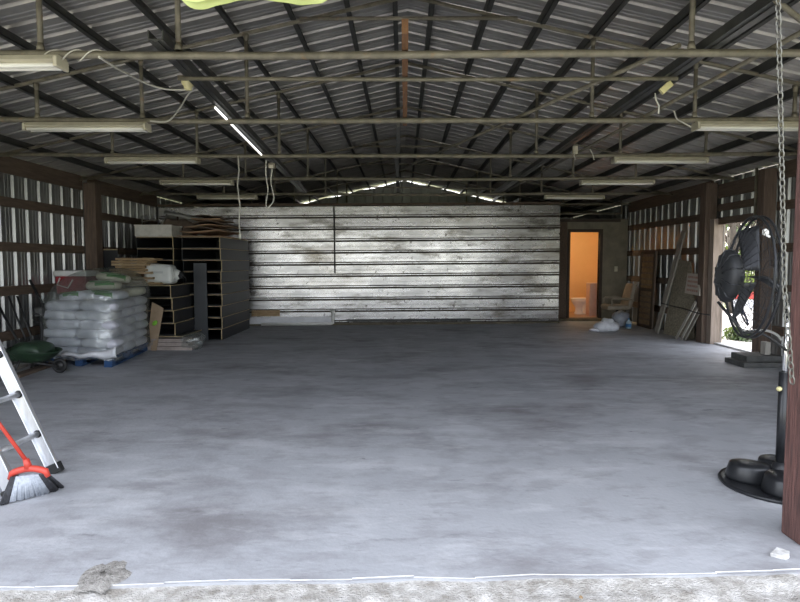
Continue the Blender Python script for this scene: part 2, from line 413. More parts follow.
struct(mb.build('lap_shade_grime', dkframe))  # dark strips behind the sheet gaps, standing in for lap shadow and grime
mb = MB(); mb.bar(PA+PN*.02+V((0,0,2.70)), PB+PN*.02+V((0,0,2.83)), .08, .05); struct(mb.build('trim_2', girt_m))
mb = MB(); mb.bar(PA+PN*.05+V((0,0,.02)), PB+PN*.05+V((0,0,.02)), .06, .04); struct(mb.build('baseboard_back', rustbr))
mb = MB(); mb.prism([(XL, 2.93, 3.08), (XR, 2.93, 3.08), (XR, 2.93, 3.085), (RIDX+(RIDZ-3.09)/SL, 2.93, 3.085), (RIDX, 2.93, RIDZ-.002), (RIDX-(RIDZ-3.09)/SL, 2.93, 3.085), (XL, 2.93, 3.085)], (0, .006, 0)); struct(mb.build('wall_front_added', wall_m))  # unseen front gable, added so the upper partition reflects something darker
# seam lines: overlapping sheet edges
def onpart(x, y):  # point on the partition plane
    r = ray(x, y); o = V((0,0,H)); t = (PA-o).dot(PN)/r.dot(PN); return o+r*t
for k, x in enumerate((405, 449)):
    a = onpart(x, 210); b = onpart(x, 322); 
# ---------------------------------------------------------------- bathroom
BY = 15.0; bx0, bx1 = 3.76, 5.58; bt = 2.46
d0 = P(569.5, 275, BY).x; d1 = P(599, 275, BY).x; dz0 = .055; dz1 = P(580, 232, BY).z
mb = MB()
mb.bb((bx0, BY, 0), (d0, BY+.1, bt)).bb((d1, BY, 0), (bx1, BY+.1, bt)).bb((d0, BY, dz1), (d1, BY+.1, bt)).bb((d0, BY, 0), (d1, BY+.1, dz0))
struct(mb.build('wall_bathroom', olive))
mb = MB(); mb.bb((bx0, BY+1.9, 0), (bx1, BY+2.0, bt)).bb((bx0, BY+.1, 0), (bx0+.06, BY+1.9, bt)).bb((bx1-.06, BY+.1, 0), (bx1, BY+1.9, bt))
mb.bb((bx0+.06, BY+.1, .05), (d0-.02, BY+.11, bt-.1)).bb((d1+.02, BY+.1, .05), (bx1-.06, BY+.11, bt-.1)); struct(mb.build('wall_bathroom_inside', orangewall))
mb = MB(); mb.bb((bx0, BY, bt), (bx1, BY+2.0, bt+.06)); struct(mb.build('ceiling_bathroom', olive))
mb = MB(); mb.bb((bx0+.06, BY+.1, 0), (bx1-.06, BY+1.9, dz0)); struct(mb.build('floor_bathroom', tilefl))
mb = MB(); w = .07
mb.bb((d0-w, BY-.03, dz0), (d0, BY+.12, dz1+w)).bb((d1, BY-.03, dz0), (d1+w, BY+.12, dz1+w)).bb((d0, BY-.03, dz1), (d1, BY+.12, dz1+w)); struct(mb.build('trim_3', dkframe))
mb = MB(); mb.bb((bx0-.02, BY-.02, 0), (bx0+.05, BY, bt)).bb((bx0+.09, BY-.02, 0), (d0-w-.01, BY, bt-.02)); struct(mb.build('trim_4', girt_m))
mb = MB(); mb.bb((bx0, BY-.05, bt-.02), (bx1-.2, BY+.03, bt+.05)); struct(mb.build('trim_5', dkframe))
mb = MB(); mb.bb((bx0, BY-.28, 0), (d1+.1, BY-.005, .045)); struct(mb.build('trim_6', rustbr))
# switch
sp = P(616, 269, BY-.012)
t = thing('light_switch', sp, 'small beige light switch on the board wall right of the bathroom door', 'switch')
bev(MB().box(sp, (.08, .012, .13)).build('cover_plate', cream, t)); MB().box(sp+V((0,-.009,0)), (.012,.012,.03)).build('toggle', cream, t)
# lamp in bathroom
t = thing('ceiling_bulb', (4.3, BY+.3, bt), 'warm glowing bulb on the ceiling of the bathroom', 'lamp')
MB().lathe([(.05,0),(.05,-.03),(.03,-.05)], (4.3, BY+.3, bt), seg=16).build('socket', cream, t)
MB().lathe([(.02,-.05),(.045,-.09),(.05,-.12),(.03,-.16),(.005,-.168)], (4.3, BY+.3, bt), seg=16).build('bulb', mat('bulb_glow', (1,.8,.5), (1,.8,.5), 3, .4, emit=(1,.72,.4), estr=6), t)
ld = bpy.data.lights.new('bathroom_light', 'POINT'); ld.energy = 29; ld.color = (1,.76,.46); ld.shadow_soft_size = .08
lo = bpy.data.objects.new('bathroom_light', ld); COL.objects.link(lo); lo.location = (4.3, BY+.3, bt-.12)
# toilet (faces left)
tb = P(580, 314, BY+1.1); tb = V((tb.x, tb.y, dz0))
t = thing('toilet', tb, 'white toilet seen side on through the lit bathroom door', 'toilet')
mb = MB(); 
mb.lathe([(.12,0),(.125,.02),(.10,.08),(.095,.16),(.13,.24),(.185,.33),(.20,.38),(.19,.395)], tb+V((-.02,0,0)), seg=24, scale=(1.15,.85)); mb.build('bowl', porcel, t)
mb = MB(); mb.box(tb+V((.16,0,.17)), (.26,.22,.34)); bev(mb.build('pedestal', porcel, t), .03, 3)
mb = MB(); mb.lathe([(.205,.395),(.21,.405),(.205,.43),(.18,.435)], tb+V((-.02,0,0)), seg=24, scale=(1.15,.85)); mb.build('toilet_seat', whitelid, t)
mb = MB(); mb.box(tb+V((.34,0,.56)), (.2,.42,.38), taper=1.06); bev(mb.build('tank', porcel, t), .02, 3)
mb = MB(); mb.box(tb+V((.34,0,.77)), (.23,.46,.035)); bev(mb.build('tank_lid', porcel, t), .01, 2)
# tall pinkish panel beside toilet
a = P(588.5, 300, BY+.45)
mb = MB(); pz = P(590, 283, BY+.45).z
t = thing('narrow_cabinet', (a.x+.17, BY+.5, dz0), 'narrow pinkish cabinet just inside the bathroom doorway', 'cabinet')
bev(MB().bb((a.x, BY+.35, dz0), (a.x+.34, BY+.68, pz)).build('carcass', pinkpan, t), .01)
mb = MB(); mb.bb((a.x+.05, BY+.335, dz0+.1), (a.x+.15, BY+.35, pz-.08)).bb((a.x+.18, BY+.335, dz0+.1), (a.x+.29, BY+.35, pz-.08)); bev(mb.build('door', pinkpan, t), .006)
# conduits above bathroom
one('conduit_pipe', MB().tube([(3.8, 14.7, 2.62), (5.3, 14.7, 2.62)], .022).tube([(5.3,14.7,2.62),(5.3,14.7,2.95)], .02), pipe_m, 'grey conduit pipe running above the bathroom wall top', 'pipe')
# ---------------------------------------------------------------- trusses
CZ = 2.85
TD = [4.13, 6.03, 8.0, 10.2, 12.5, 14.75, 17.2]
def top_z(X): return roof_z(X)-.125
WEBS = {0:[-3.5,-2.44,-1.51,1.93,2.95,3.9], 1:[-3.62,-2.58,-1.54,1.86,2.87,3.85], 2:[-3.83,-2.71,-1.63,1.75,2.85,3.97]}
tl = ['nearest the open front','second from the open front','third from the open front','fourth from the open front','fifth from the open front, short of the metal partition','sixth from the front, above the bathroom front','last one, behind the metal partition']
for i, d in enumerate(TD):
    t = thing('roof_truss', (RIDX, d, CZ), 'steel pipe roof truss, '+tl[i], 'truss', 'pipe roof trusses')
    # bottom chord with slight sag
    sag = lambda X: CZ-.012*math.cos(X*.5)+.006*math.sin(X*1.3+i)
    MB().tube([(X, d, sag(X)) for X in [XL+.1+(XR-XL-.2)*k/12 for k in range(13)]], .027 if i else .026, 10).build('bottom_chord', pipe_m, t)
    for s in (-1, 1):
        e = XL+.05 if s < 0 else XR-.05
        MB().tube([(RIDX, d, top_z(RIDX)), (e, d, max(top_z(e), 2.83))], .021, 8).build('top_chord', pipe_m, t)
    MB().tube([(RIDX-1.06, d-.03, top_z(1.08)+.01), (RIDX+1.06, d-.03, top_z(1.08)+.01)], .02, 8).build('collar_tie', pipe_m, t)
    for X in WEBS.get(i, [-3.7,-2.65,-1.6,1.8,2.85,3.9]):
        zt = top_z(X)
        w = MB().tube([(X, d, CZ+.02), (X, d, zt-.01)], [.02,.019], 8)
        w.tube([(X, d, CZ+.02), (X, d, CZ+.07)], [.03,.02], 8).tube([(X, d, zt-.07), (X, d, zt)], [.019,.03], 8)
        w.build('web_post', pipe_m, t)
# purlins
PLX = [-.08,-.54,-1.07,-1.63,-2.18,-2.75,-3.3,-3.85,-4.4,-4.95]; PRX = [.29,.83,1.36,1.88,2.42,2.95,3.5,4.05,4.6,5.15]
for side, lst in (('left', PLX), ('right', PRX)):
    for k, X in enumerate(lst):
        mb = MB(); z = roof_z(X); w = .05
        # C-shaped purlin: web + two lips
        mb.bb((X-w/2, Y0+.1, z-.105), (X+w/2, YB-.15, z-.097)).bb((X-w/2, Y0+.1, z-.105), (X-w/2+.006, YB-.15, z-.012)).bb((X+w/2-.006, Y0+.1, z-.105), (X+w/2, YB-.15, z-.09))
        one('roof_purlin', mb, purlin_m, 'dark roof purlin running front to back, %s one %s of the ridge' % (ORD[k], side), 'purlin', 'roof purlins')
# long channel tracks lying on the chords
def trk(d): return -1.39-.0528*d
def channel(p, q, name, label):
    p = V(p); q = V(q); d = (q-p).normalized(); x = d.cross(V((0,0,1))).normalized()
    mb = MB(); mb.bar(p, q, .10, .008).bar(p+x*.046+V((0,0,.03)), q+x*.046+V((0,0,.03)), .008, .06).bar(p-x*.046+V((0,0,.03)), q-x*.046+V((0,0,.03)), .008, .06)
    mb.bar(p+V((0,0,-.006)), q+V((0,0,-.006)), .03, .014)
    return one(name, mb, track_m, label, 'beam', 'long channel beams')
ZT = 2.885
channel((trk(3.97), 3.97, ZT), (trk(12.6), 12.6, ZT), 'channel_beam', 'long dark steel channel on the chords, left of the ridge with the light strip')
channel((2.08, 3.3, ZT), (1.97, 13.2, ZT), 'channel_beam', 'long dark steel channel on the chords, right of the ridge')
one('brace_pipe', MB().tube([(2.52, 3.9, 2.9), (2.12, 12.2, 2.9)], .018), pipe_m, 'slim pipe running front to back beside the right channel beam', 'pipe')
one('brace_pipe', MB().tube([P(776, 0, 3.4), P(800, 30, 3.6)+V((1.6,1.2,-.1))], .016), pipe_m, 'short slanted pipe up beside the hanging chain at the front', 'pipe')
a = P(671, 61, 4.15); b = P(360, 190, 11.2)
a.z = b.z = 2.905
one('brace_pipe', MB().tube([(1.86, 4.15, 2.905), (-.15, 9.9, 2.905)], .018), pipe_m, 'slanted brace pipe crossing the ceiling from right front to centre back', 'pipe')
one('brace_pipe', MB().tube([(-1.72, 4.68, 2.85), (.3, 4.70, 2.845), (2.1, 4.70, 2.85)], .016), pipe_m, 'pale cross pipe spanning between the two long channel beams', 'pipe')
one('brace_pipe', MB().tube([(-.9, 11.4, 2.86), (1.85, 12.05, 2.90)], .014), pipe_m, 'thin slanted pipe near the far trusses right of centre', 'pipe')
# LED strip
t = thing('strip_light', (trk(6.9), 6.9, ZT-.03), 'lit white light strip under the left channel beam', 'lamp')
MB().bar((trk(5.55)-.03, 5.55, ZT-.016), (trk(8.1)-.05, 8.1, ZT-.016), .02, .012).build('backing_rail', track_m, t)
MB().tube([(trk(5.57)-.03, 5.57, ZT-.03), (trk(8.08)-.05, 8.08, ZT-.03)], .009, 8).build('light_tube', led_m, t)
# ridge boards lying on the chords
one('ridge_board', MB().bar((.012, 3.85, 2.92), (.02, 6.4, 2.92), .042, .09), rustwood, 'reddish brown board lying on the chords under the ridge', 'board')
one('ridge_board', MB().bar((-.05, 6.5, 2.92), (-.07, 8.3, 2.92), .045, .07), greyboard, 'grey board under the ridge, just behind the reddish one', 'board')
one('ridge_board', MB().bar((-.09, 8.5, 2.92), (-.1, 12.6, 2.92), .06, .07), greyboard, 'grey board under the ridge, farthest back', 'board')
# fluorescent fixtures
FIX = [(-2.9, 0, 'nearest on the left, cut by the picture edge'), (-3.13, 1, 'second from the front on the left side'), (-3.30, 2, 'third from the front on the left side'), (-3.47, 3, 'fourth from the front on the left side'), (-3.63, 4, 'farthest on the left side, above the cardboard'),
       (3.48, 1, 'nearest on the right side, beside the hanging chain'), (3.37, 2, 'second from the front on the right side'), (3.59, 3, 'third from the front on the right side'), (3.53, 4, 'farthest on the right side, toward the bathroom')]
proto = None
for X, i, lb in FIX:
    d = TD[i]
    if proto is None:
        t = thing('fluorescent_fixture', (X, d, CZ-.105), '', 'lamp', 'fluorescent fixtures')
        mb = MB(); z = CZ-.028
        mb.prism([(X-.61, d-.05, z), (X-.61, d+.05, z), (X-.61, d+.075, z-.035), (X-.61, d+.02, z-.05), (X-.61, d-.02, z-.05), (X-.61, d-.075, z-.035)], (1.22, 0, 0)); mb.build('housing', cream, t)
        for s in (-1, 1): MB().tube([(X-.585, d+s*.035, z-.062), (X+.585, d+s*.035, z-.062)], .016, 10).build('lamp_tube', tube_m, t)
        for s in (-1, 1):
            bev(MB().box((X+s*.598, d, z-.045), (.028, .15, .07)).build('end_cap', cream, t), .008)
        proto = t
    else:
        t = copy_tree(proto); t.location = (X, d, CZ-.105)
    t.rotation_euler = (0, random.uniform(-.006,.006), random.uniform(-.02,.02))
    t['label'] = 'pale fluorescent fixture under a truss, '+lb
# ---------------------------------------------------------------- posts and girts
def post(x0, y0, x1, y1, z1, label, m=post_m, name='timber_post', z0=0):
    mb = MB().bb((x0, y0, z0), (x1, y1, z1)); o = one(name, mb, m, label, 'post', 'timber posts'); bev(o, .01); return o
post(XL+.045, 10.30, XL+.25, 10.52, 2.80, 'dark timber post on the left wall between the two bays')
post(XR-.25, 10.72, XR-.045, 10.93, 2.84, 'thick brown timber post on the right wall beside the open side door')
post(XR-.23, 9.03, XR-.045, 9.21, 2.84, 'dark timber post on the right wall behind the pedestal fan')
o = post(2.03, 2.98, 2.21, 3.15, 3.4, 'reddish brown timber post at the front right of the opening', fpost_m)
post(-3.47, 3.78, -3.30, 3.95, 2.8, 'front timber post left of the opening that the ladder leans on', fpost_m)
mb = MB().bb((XR-.17, 10.56, 0), (XR+.03, 10.71, 2.2)); struct(mb.build('trim_7', jamb_m))
mb = MB().bb((XR-.10, 9.25, 2.1), (XR+.02, 10.56, 2.22)); struct(mb.build('trim_8', girt_m))
mb = MB().bb((XR-.10, 9.22, 0), (XR+.1, 10.56, .03)); struct(mb.build('trim_9', slab_edge))
GZ = [(.43,'lowest'),(1.05,'second lowest'),(1.66,'middle'),(2.28,'second highest'),(2.79,'topmost')]
def girt(X0, ya, yb, z, h, label):
    X1 = X0+(.04 if X0 < 0 else -.04)
    one('wall_girt', MB().bb((X0, ya, z-h/2), (X1, yb, z+h/2)), girt_m, label, 'girt', 'wall girts')
for z, nm in GZ:
    h = .24 if z > 2.5 else .13
    girt(XL+.002, 3.9, 10.295, z, h, nm+' brown wooden girt on the left wall in front of the post')
    if z > 1.5: girt(XL+.002, 10.525, 13.4, z, h, nm+' wooden girt on the left wall behind the post, above the black boxes')
    girt(XR-.002, 10.935, 14.95, z, h, nm+' wooden girt on the right wall between bathroom and side door')
    girt(XR-.002, 4.2, 9.025, z, h, nm+' wooden girt on the right wall in front of the fan')
    if z > 2.5: girt(XR-.002, 9.215, 10.715, z-.1, h, 'short wooden girt on the right wall above the side door, upper one')
girt(XR-.002, 9.215, 10.715, 2.4, .12, 'short wooden girt on the right wall above the side door, lower one')
one('conduit_pipe', MB().tube([(XR-.13, 9.42, 2.16), (XR-.13, 9.42, 2.9)], .022), pipe_m, 'vertical grey conduit on the right wall above the side door', 'pipe')
# header over the front opening (just above the picture)
mb = MB().bb((XL, 2.92, 2.90), (XR, 2.97, 3.10)); one('header_beam', mb, girt_m, 'wooden header beam across the open front', 'beam')
# lime plastic sheet draped over the header
def lime_fn(u, v):
    x = -1.09+.76*u
    q = .02*math.sin(u*17)+.012*math.sin(u*41+1)
    drop = .165+.014*math.sin(u*PI*2.2+.6)+.012*math.sin(u*11)-.05*max(0, 1-min(u, 1-u)*9)**2
    s = -1+2*v
    y = 2.945+math.copysign(min(abs(s)*.3, .04), s)+q*.35*abs(s)
    return V((x, y, 3.11-max(0, abs(s)-.13)*(drop+.247)/.87))
one('plastic_sheet', MB().sheet(lime_fn, 40, 24, .004), lime, 'lime green plastic sheet hanging over the front header at the top', 'sheet')
# ---------------------------------------------------------------- cords, wires
def cord(name, pts, r, m, label, cat='cord'):
    pts = [V(p) for p in pts]; out = []
    for i in range(len(pts)-1):
        p0 = pts[max(i-1,0)]; p1 = pts[i]; p2 = pts[i+1]; p3 = pts[min(i+2, len(pts)-1)]
        for k in range(6):
            t = k/6; out.append(.5*((2*p1)+(-p0+p2)*t+(2*p0-5*p1+4*p2-p3)*t*t+(-p0+3*p1-3*p2+p3)*t**3))
    out.append(pts[-1]); return one(name, MB().tube(out, r, 6), m, label, cat)
d3 = 7.96
t = thing('extension_cord', P(240, 237, d3), 'long pale cord with a plug hanging left of the light strip end', 'cord')
pts = [P(238,156,d3),P(239,170,d3),P(237.5,185,d3),P(240,205,d3),P(239,222,d3),P(240,235,d3)]
MB().tube(pts, .008, 6).build('cable', cordw, t); MB().tube([P(240,234,d3),P(240,239,d3)], .018, 8).build('plug', cordw, t)
cord('extension_cord', [P(266,160,d3),P(266,175,d3),P(268,190,d3),P(266,203,d3),P(268,207.5,d3),P(274,199,d3),P(271,183,d3),P(272,170,d3),P(272,162,d3)], .008, cordw, 'pale looped cord hanging at the end of the light strip')
t = thing('outlet_box', P(272, 167, d3), 'small grey outlet box above the looped cord', 'outlet')
bev(MB().box(P(272,166,d3), (.09,.07,.07)).build('case', pipe_m, t)); MB().box(P(272,167,d3)+V((0,-.037,0)), (.05,.008,.04)).build('face_plate', cream, t)
dz = 5.2
cord('ceiling_wire', [P(99,57,4.0),P(120,70,4.4),P(145,83,4.9),P(165,89,5.1),P(186,90,5.2)], .008, cordw, 'pale wire drooping from the front chord to the round socket at upper left', 'wire')
cord('ceiling_wire', [P(193,88,5.2),P(186,98,5.4),P(180,108,5.7),P(168,121,5.9),P(150,121,5.9)], .008, cordw, 'pale wire dropping from the round socket to the second left fixture', 'wire')
t = thing('lamp_socket', P(188, 84, 5.2), 'cream lamp socket on a plate beside the left channel beam', 'socket')
MB().box(P(187,78,5.2), (.14,.06,.03)).build('mount_plate', pipe_m, t); MB().lathe([(.055,0),(.055,-.03),(.035,-.06),(.03,-.085)], P(188,80,5.2), seg=16).build('socket_cup', yellowpl, t)
# wire wrapped on front chord
for k, (x, nm) in enumerate(((44,'leftmost'),(66,'middle'),(85,'rightmost'))):
    c = P(x, 53, TD[0]); pts = []
    for j in range(13):
        a = -2.2+j*.36; pts.append(V((c.x+.015*j-.06, TD[0]-.034*math.cos(a), CZ-.01+.034*math.sin(a)*1.0)))
    one('chord_wire', MB().tube(pts, .005, 6), cordw, 'loop of pale wire wrapped on the front chord, %s of three' % nm, 'wire', 'wire loops on the front chord')
t = thing('wire_bracket', P(665, 88, 4.9), 'small yellowish bracket with wires on the right channel beam', 'bracket')
MB().bar(P(661,92,4.9), P(671,83,4.9), .03, .05).build('clip', yellowpl, t)
MB().tube([P(655,93,4.9),P(656,100,4.9),P(659,106,4.9),P(658.5,114,4.9)], .006, 6).build('wire', cordw, t)
cord('ceiling_wire', [P(674,111,5.6),P(677,119,5.7),P(682,122,5.8),P(691,127,5.85)], .007, cordw, 'short pale wire feeding the nearest right fixture', 'wire')
t = thing('wire_bracket', P(575, 150, 8), 'small bracket with short wires near the third truss on the right', 'bracket')
MB().box(P(575,150,7.93), (.06,.05,.1)).build('clip', cream, t)
MB().tube([P(575,150,7.9),P(574,156,7.9),P(576,160,7.9)], .006, 6).build('wire', cordw, t)
cord('ceiling_wire', [P(590,149,7.9),P(593,155,7.9),P(594,160,7.9)], .007, cordw, 'tiny pale wire under the third truss on the right', 'wire')
# conduit and PVC on partition
a = onpart(334, 207)+PN*.06; b = onpart(335, 273)+PN*.06
one('conduit_pipe', MB().tube([a, b], .016), darkst, 'thin dark vertical pipe on the metal partition left of centre', 'pipe')
a = onpart(262, 325.3)+PN*.12; b = onpart(331, 324.6)+PN*.12; c = onpart(333, 321)+PN*.12; e = onpart(333, 312)+PN*.12
a.z = max(a.z, .04); b.z = max(b.z, .04)
t = thing('pvc_pipe', (b.x, b.y, 0), 'white plastic pipe with an elbow at the foot of the metal partition', 'pipe')
MB().tube([a, b, b+(c-b)*.5+PU*.03, c, e], .035, 10).build('tube', pvc, t); MB().tube([e-V((0,0,.02)), e+V((0,0,.07))], .05, 10).build('coupling', pvc, t)
def slab_on(x0, y0, x1, y1, off, th, name, m, label, cat):
    A = onpart(x0, y0)+PN*off; B = onpart(x1, y0)+PN*off; C = onpart(x1, y1)+PN*off; D = onpart(x0, y1)+PN*off
    z1 = (A.z+B.z)/2; z0 = max(.0, (C.z+D.z)/2); A.z = B.z = z1; C.z = D.z = z0
    return one(name, MB().prism([A, B, C, D], PN*th), m, label, cat)
slab_on(250, 317, 332, 326, .045, .02, 'sheathing_board', whiteboard, 'low white board standing against the metal partition by the black boxes', 'panel')
slab_on(252, 310, 280, 316, .045, .03, 'wood_offcut', lumber, 'brown board resting on the low white board by the partition', 'board')
slab_on(347, 318.6, 470, 321, .05, .03, 'metal_strip', darkst, 'dark strip along the foot of the partition right of the white pipe', 'strip')
# ---------------------------------------------------------------- black boxes
def black_box(x0, x1, y0, y1, z0, h, label, group):
    t = thing('black_box', ((x0+x1)/2, (y0+y1)/2, z0), label, 'box', group); th = .015
    mb = MB(); g = .006
    mb.bb((x0, y0, z0), (x1, y1, z0+th)).bb((x0, y0, z0+h-th-g), (x1, y1, z0+h-g)).bb((x0, y0, z0+th), (x0+th, y1, z0+h-th-g)).bb((x1-th, y0, z0+th), (x1, y1, z0+h-th-g)).bb((x0+th, y1-th, z0+th), (x1-th, y1, z0+h-th-g))
    mb.build('case', blackbox, t)
    mb = MB(); mb.bb((x0, y0-.004, z0+h-.016), (x1+.004, y0, z0+h-.004)).bb((x1, y0, z0+h-.014), (x1+.004, y1, z0+h-.004)).bb((x1-.012, y0-.004, z0), (x1+.003, y0, z0+h-.016)).build('edge_band', tanedge, t)
    return t
bh = .213
rx1 = F(220, 340).x+.05; ry = F(220, 340).y
for k in range(9):
    black_box(rx1-.72+random.uniform(-.01,.01), rx1+random.uniform(-.012,.012), ry+random.uniform(-.02,.02), min(ry+2.0, 13.42), k*bh, bh, 'black open fronted box in the tall stack beside the partition, %s from the bottom' % ORD[k], 'black boxes in the tall right stack')
for k in range(9):
    black_box(-4.92, -4.24, ry+.02+random.uniform(-.02,.02), 13.3, k*bh, bh, 'black box in the stack under the white tray, %s from the bottom' % ORD[k], 'black boxes in the stack under the tray')
fy = 10.05
fx = [(-4.55,-3.70),(-4.62,-3.84),(-4.62,-3.86),(-4.65,-3.88),(-4.65,-3.90)]
for k, (a, b) in enumerate(fx):
    black_box(a, b, fy+(0 if k else -.05), ry-.14, k*bh, bh, 'black open box in the short front stack behind the sacks, %s from the bottom' % ORD[k], 'black boxes in the short front stack')
ftop = 5*bh
# tall dark board
o = one('dark_board', MB().bb((-3.84, ry-.10, 0), (-3.60, ry-.06, 1.43)), mat('charcoal_board', (.05,.054,.06), (.04,.043,.048), 4, .45), 'tall charcoal board standing upright before the tall box stack', 'board')
# stack of boards on front stack
bz = ftop
for k in range(10):
    L = random.uniform(.56, .68) if k else .9; x0 = -5.0+random.uniform(-.03,.03); 
    if k in (3, 6): L -= .12
    h = .046; dd = random.uniform(-.04,.05); x0 += .09*(k > 0)+random.uniform(-.03,.03)
    mb = MB().bb((x0, fy+.05+dd, bz+.001), (x0+L, fy+.42+dd, bz+h-.008)); mb.bb((x0+.1, fy+.1, bz+h-.008), (x0+.16, fy+.38, bz+h)).bb((x0+L-.2, fy+.1, bz+h-.008), (x0+L-.14, fy+.38, bz+h)); bz += h
    o = one('short_board', mb, (lumber, lumber2)[k % 3 == 1], 'short tan board stacked by the white tank, %s' % ('lowest of the stack' if k == 0 else 'topmost of the stack' if k == 9 else ORD[k]+' from the bottom'), 'board', 'short tan boards'); bev(o, .004, 1)
# white sprayer tank
tk = P(162, 273, fy+.30); 
t = thing('plastic_tank', (tk.x, tk.y, ftop), 'white plastic tank lying on the short black box stack', 'tank')
R = Matrix.Rotation(.06, 3, 'Y')
bev(MB().box((tk.x-.02, tk.y, ftop+.185), (.52,.34,.33), R, taper=.86).build('tank_body', whitepl, t), .07, 4)
MB().lathe([(.10,0),(.08,.06),(.06,.09)], (tk.x+.23, tk.y, ftop+.17), axis=(1,0,-.1), seg=16).build('neck', whitepl, t)
MB().lathe([(.065,0),(.065,.05),(.03,.055)], (tk.x+.315, tk.y, ftop+.16), axis=(1,0,-.1), seg=16).build('cap', rubber, t)
MB().tube([(tk.x+.30, tk.y-.05, ftop+.14), (tk.x+.36, tk.y-.1, ftop+.2), (tk.x+.42, tk.y-.04, ftop+.12), (tk.x+.4, tk.y+.05, ftop+.05)], .014, 8).build('hose', rubber, t)
MB().box((tk.x-.02, tk.y-.163, ftop+.21), (.2,.006,.035)).build('embossed_band', mat('tank_mark', (.55,.57,.56), (.5,.52,.5), 6, .4), t)
# dark framed panel
a = P(98, 250, 10.55); b = P(111, 250, 10.55); zb = .75
t = thing('framed_panel', ((a.x+b.x)/2, 10.57, 0), 'tall black panel with a thin tan edge beside the left post', 'panel')
MB().bb((a.x, 10.57, 0), (b.x+.1, 10.59, a.z)).build('sheet', blackbox, t)
MB().bb((a.x-.01, 10.56, 0), (a.x+.01, 10.59, a.z+.01)).bb((a.x, 10.56, a.z), (b.x+.1, 10.59, a.z+.014)).build('edge_band', tanedge, t)
# white tray and junk on top
tz = 9*bh; a = P(131, 237, ry); b = P(170, 237, ry)
t = thing('white_tray', (-4.57, ry+.3, tz), 'long white foam tray on top of the black box stack', 'tray')
mb = MB(); mb.box((-4.60, ry+.25, tz+.012), (.66,.5,.02)); 
for sx, sy, w, dd in ((0,-.245,.68,.02),(0,.245,.68,.02),(-.33,0,.02,.5),(.33,0,.02,.5)): mb.box((-4.60+sx, ry+.25+sy, tz+.11), (w, dd, .2))
mb.build('tray_body', styro, t); 
mb = MB(); mb.box((-4.60, ry-.006, tz+.205), (.70,.03,.025)).box((-4.6, ry+.5, tz+.205), (.7,.03,.025)).build('rim', styro, t)
def wire(name, pts, r, m, label, cat): return one(name, MB().tube(pts, r, 6), m, label, cat)
t = thing('wire_stand', (-4.58, ry+.25, tz+.025), 'bent grey wire stand sticking out of the white tray', 'stand')
MB().tube([(-4.86, ry+.1, tz+.025), (-4.84, ry+.1, tz+.38), (-4.76, ry+.1, tz+.40)], .012).tube([(-4.62, ry+.2, tz+.03), (-4.42, ry+.2, tz+.43)], .014).build('upright', galv, t)
MB().tube([(-4.84, ry+.1, tz+.28), (-4.40, ry+.2, tz+.36)], .01).build('cross_wire', galv, t)
t2 = thing('metal_sheet', (-4.35, ry+.6, tz), 'crumpled grey metal flashing on top of the boxes', 'sheet')
MB().sheet(lambda u, v: V((-4.62+.75*u, ry+.55+.25*v, tz+.46-.14*u+.07*math.sin(v*6))), 8, 8, .004).build('strip', mat('flashing', (.45,.45,.42), (.35,.35,.33), 6, .4, .6), t2)
MB().tube([(-4.4, ry+.68, tz), (-4.4, ry+.68, tz+.42)], .02).build('prop', dkframe, t2)
# dark bundle behind tray
o = one('dark_bundle', MB().pillow((-4.45, ry+.85, tz+.18), (.7,.45,.36), seed=3, wr=.05), cardd, 'dark rumpled bundle behind the white tray', 'bundle')
# cardboard pile
names = ['lowest sheet','second sheet','third sheet','fourth sheet','fifth sheet','sixth sheet','top sheet']
cx = (rx1-.36)
for k in range(7):
    m = (cardb, cardb, cardd, cardb, cardd, cardb, cardd)[k]
    w = (.80,.76,.70,.66,.60,.55,.5)[k]; L = (1.7,1.6,1.5,1.35,1.2,1.1,1.0)[k]; zz = tz+.012+.062*k; ph = random.random()*6; tw = random.uniform(-.1,.1); xo = random.uniform(-.06,.06)
    def fn(u, v, w=w, L=L, zz=zz, ph=ph, tw=tw, k=k, xo=xo):
        x = (u-.5)*w; y = (v-.0)*L
        z = zz+.022*(1+math.sin(u*5+ph))*(k > 0)+.012*math.sin(v*7+ph)*(k > 0)-(.10*k/7)*abs(u-.5)*.9+.013*(k > 0)
        return V((cx+xo+x+tw*(y-.5)*.5, ry+.02+.05*k+y+.04*math.sin(u*4+ph), z))
    one('cardboard_sheet', MB().sheet(fn, 12, 10, .012), m, 'flattened %s cardboard on the tall black stack, %s of the pile' % ('brown' if m is cardb else 'dark', names[k]), 'cardboard', 'cardboard on the tall stack')
# leaning cardboard with green tape
p = [P(151,340,9.75), P(156,341,9.72), P(163.5,308,9.85), P(152,302,9.9), P(149,325,9.8)]
p[0].z = p[1].z = .0
t = thing('cardboard_flap', (p[0].x, p[0].y, 0), 'torn brown cardboard leaning between the sacks and black boxes', 'cardboard')
MB().prism(p, (.0,.012,0)).build('sheet', cardl, t)
q = P(155, 323, 9.765); MB().lathe([(.035,0),(.04,.004),(.03,.008)], q, axis=(0,-1,.1), seg=12, scale=(1.3,.9)).build('green_sticker', mat('bright_green', (.25,.6,.05), (.2,.5,.04), 6, .5), t)
# wrapped bundle of planks on floor
a = F(158, 350); b = F(190, 352)
t = thing('wrapped_planks', ((a.x+b.x)/2, a.y, 0), 'bundle of pinkish planks in torn plastic on the floor by the boxes', 'bundle')
for k in range(3):
    for j in range(2):
        MB().bb((a.x-.15+.03*k, a.y-.05+.16*j, .002+.065*k), (b.x-.03-.05*k, a.y+.1+.16*j, .06+.065*k)).build('plank', wraproll, t)
MB().pillow(((b.x-.06), a.y+.1, .13), (.34,.38,.26), seed=8, wr=.05).build('plastic_wrap', film, t)
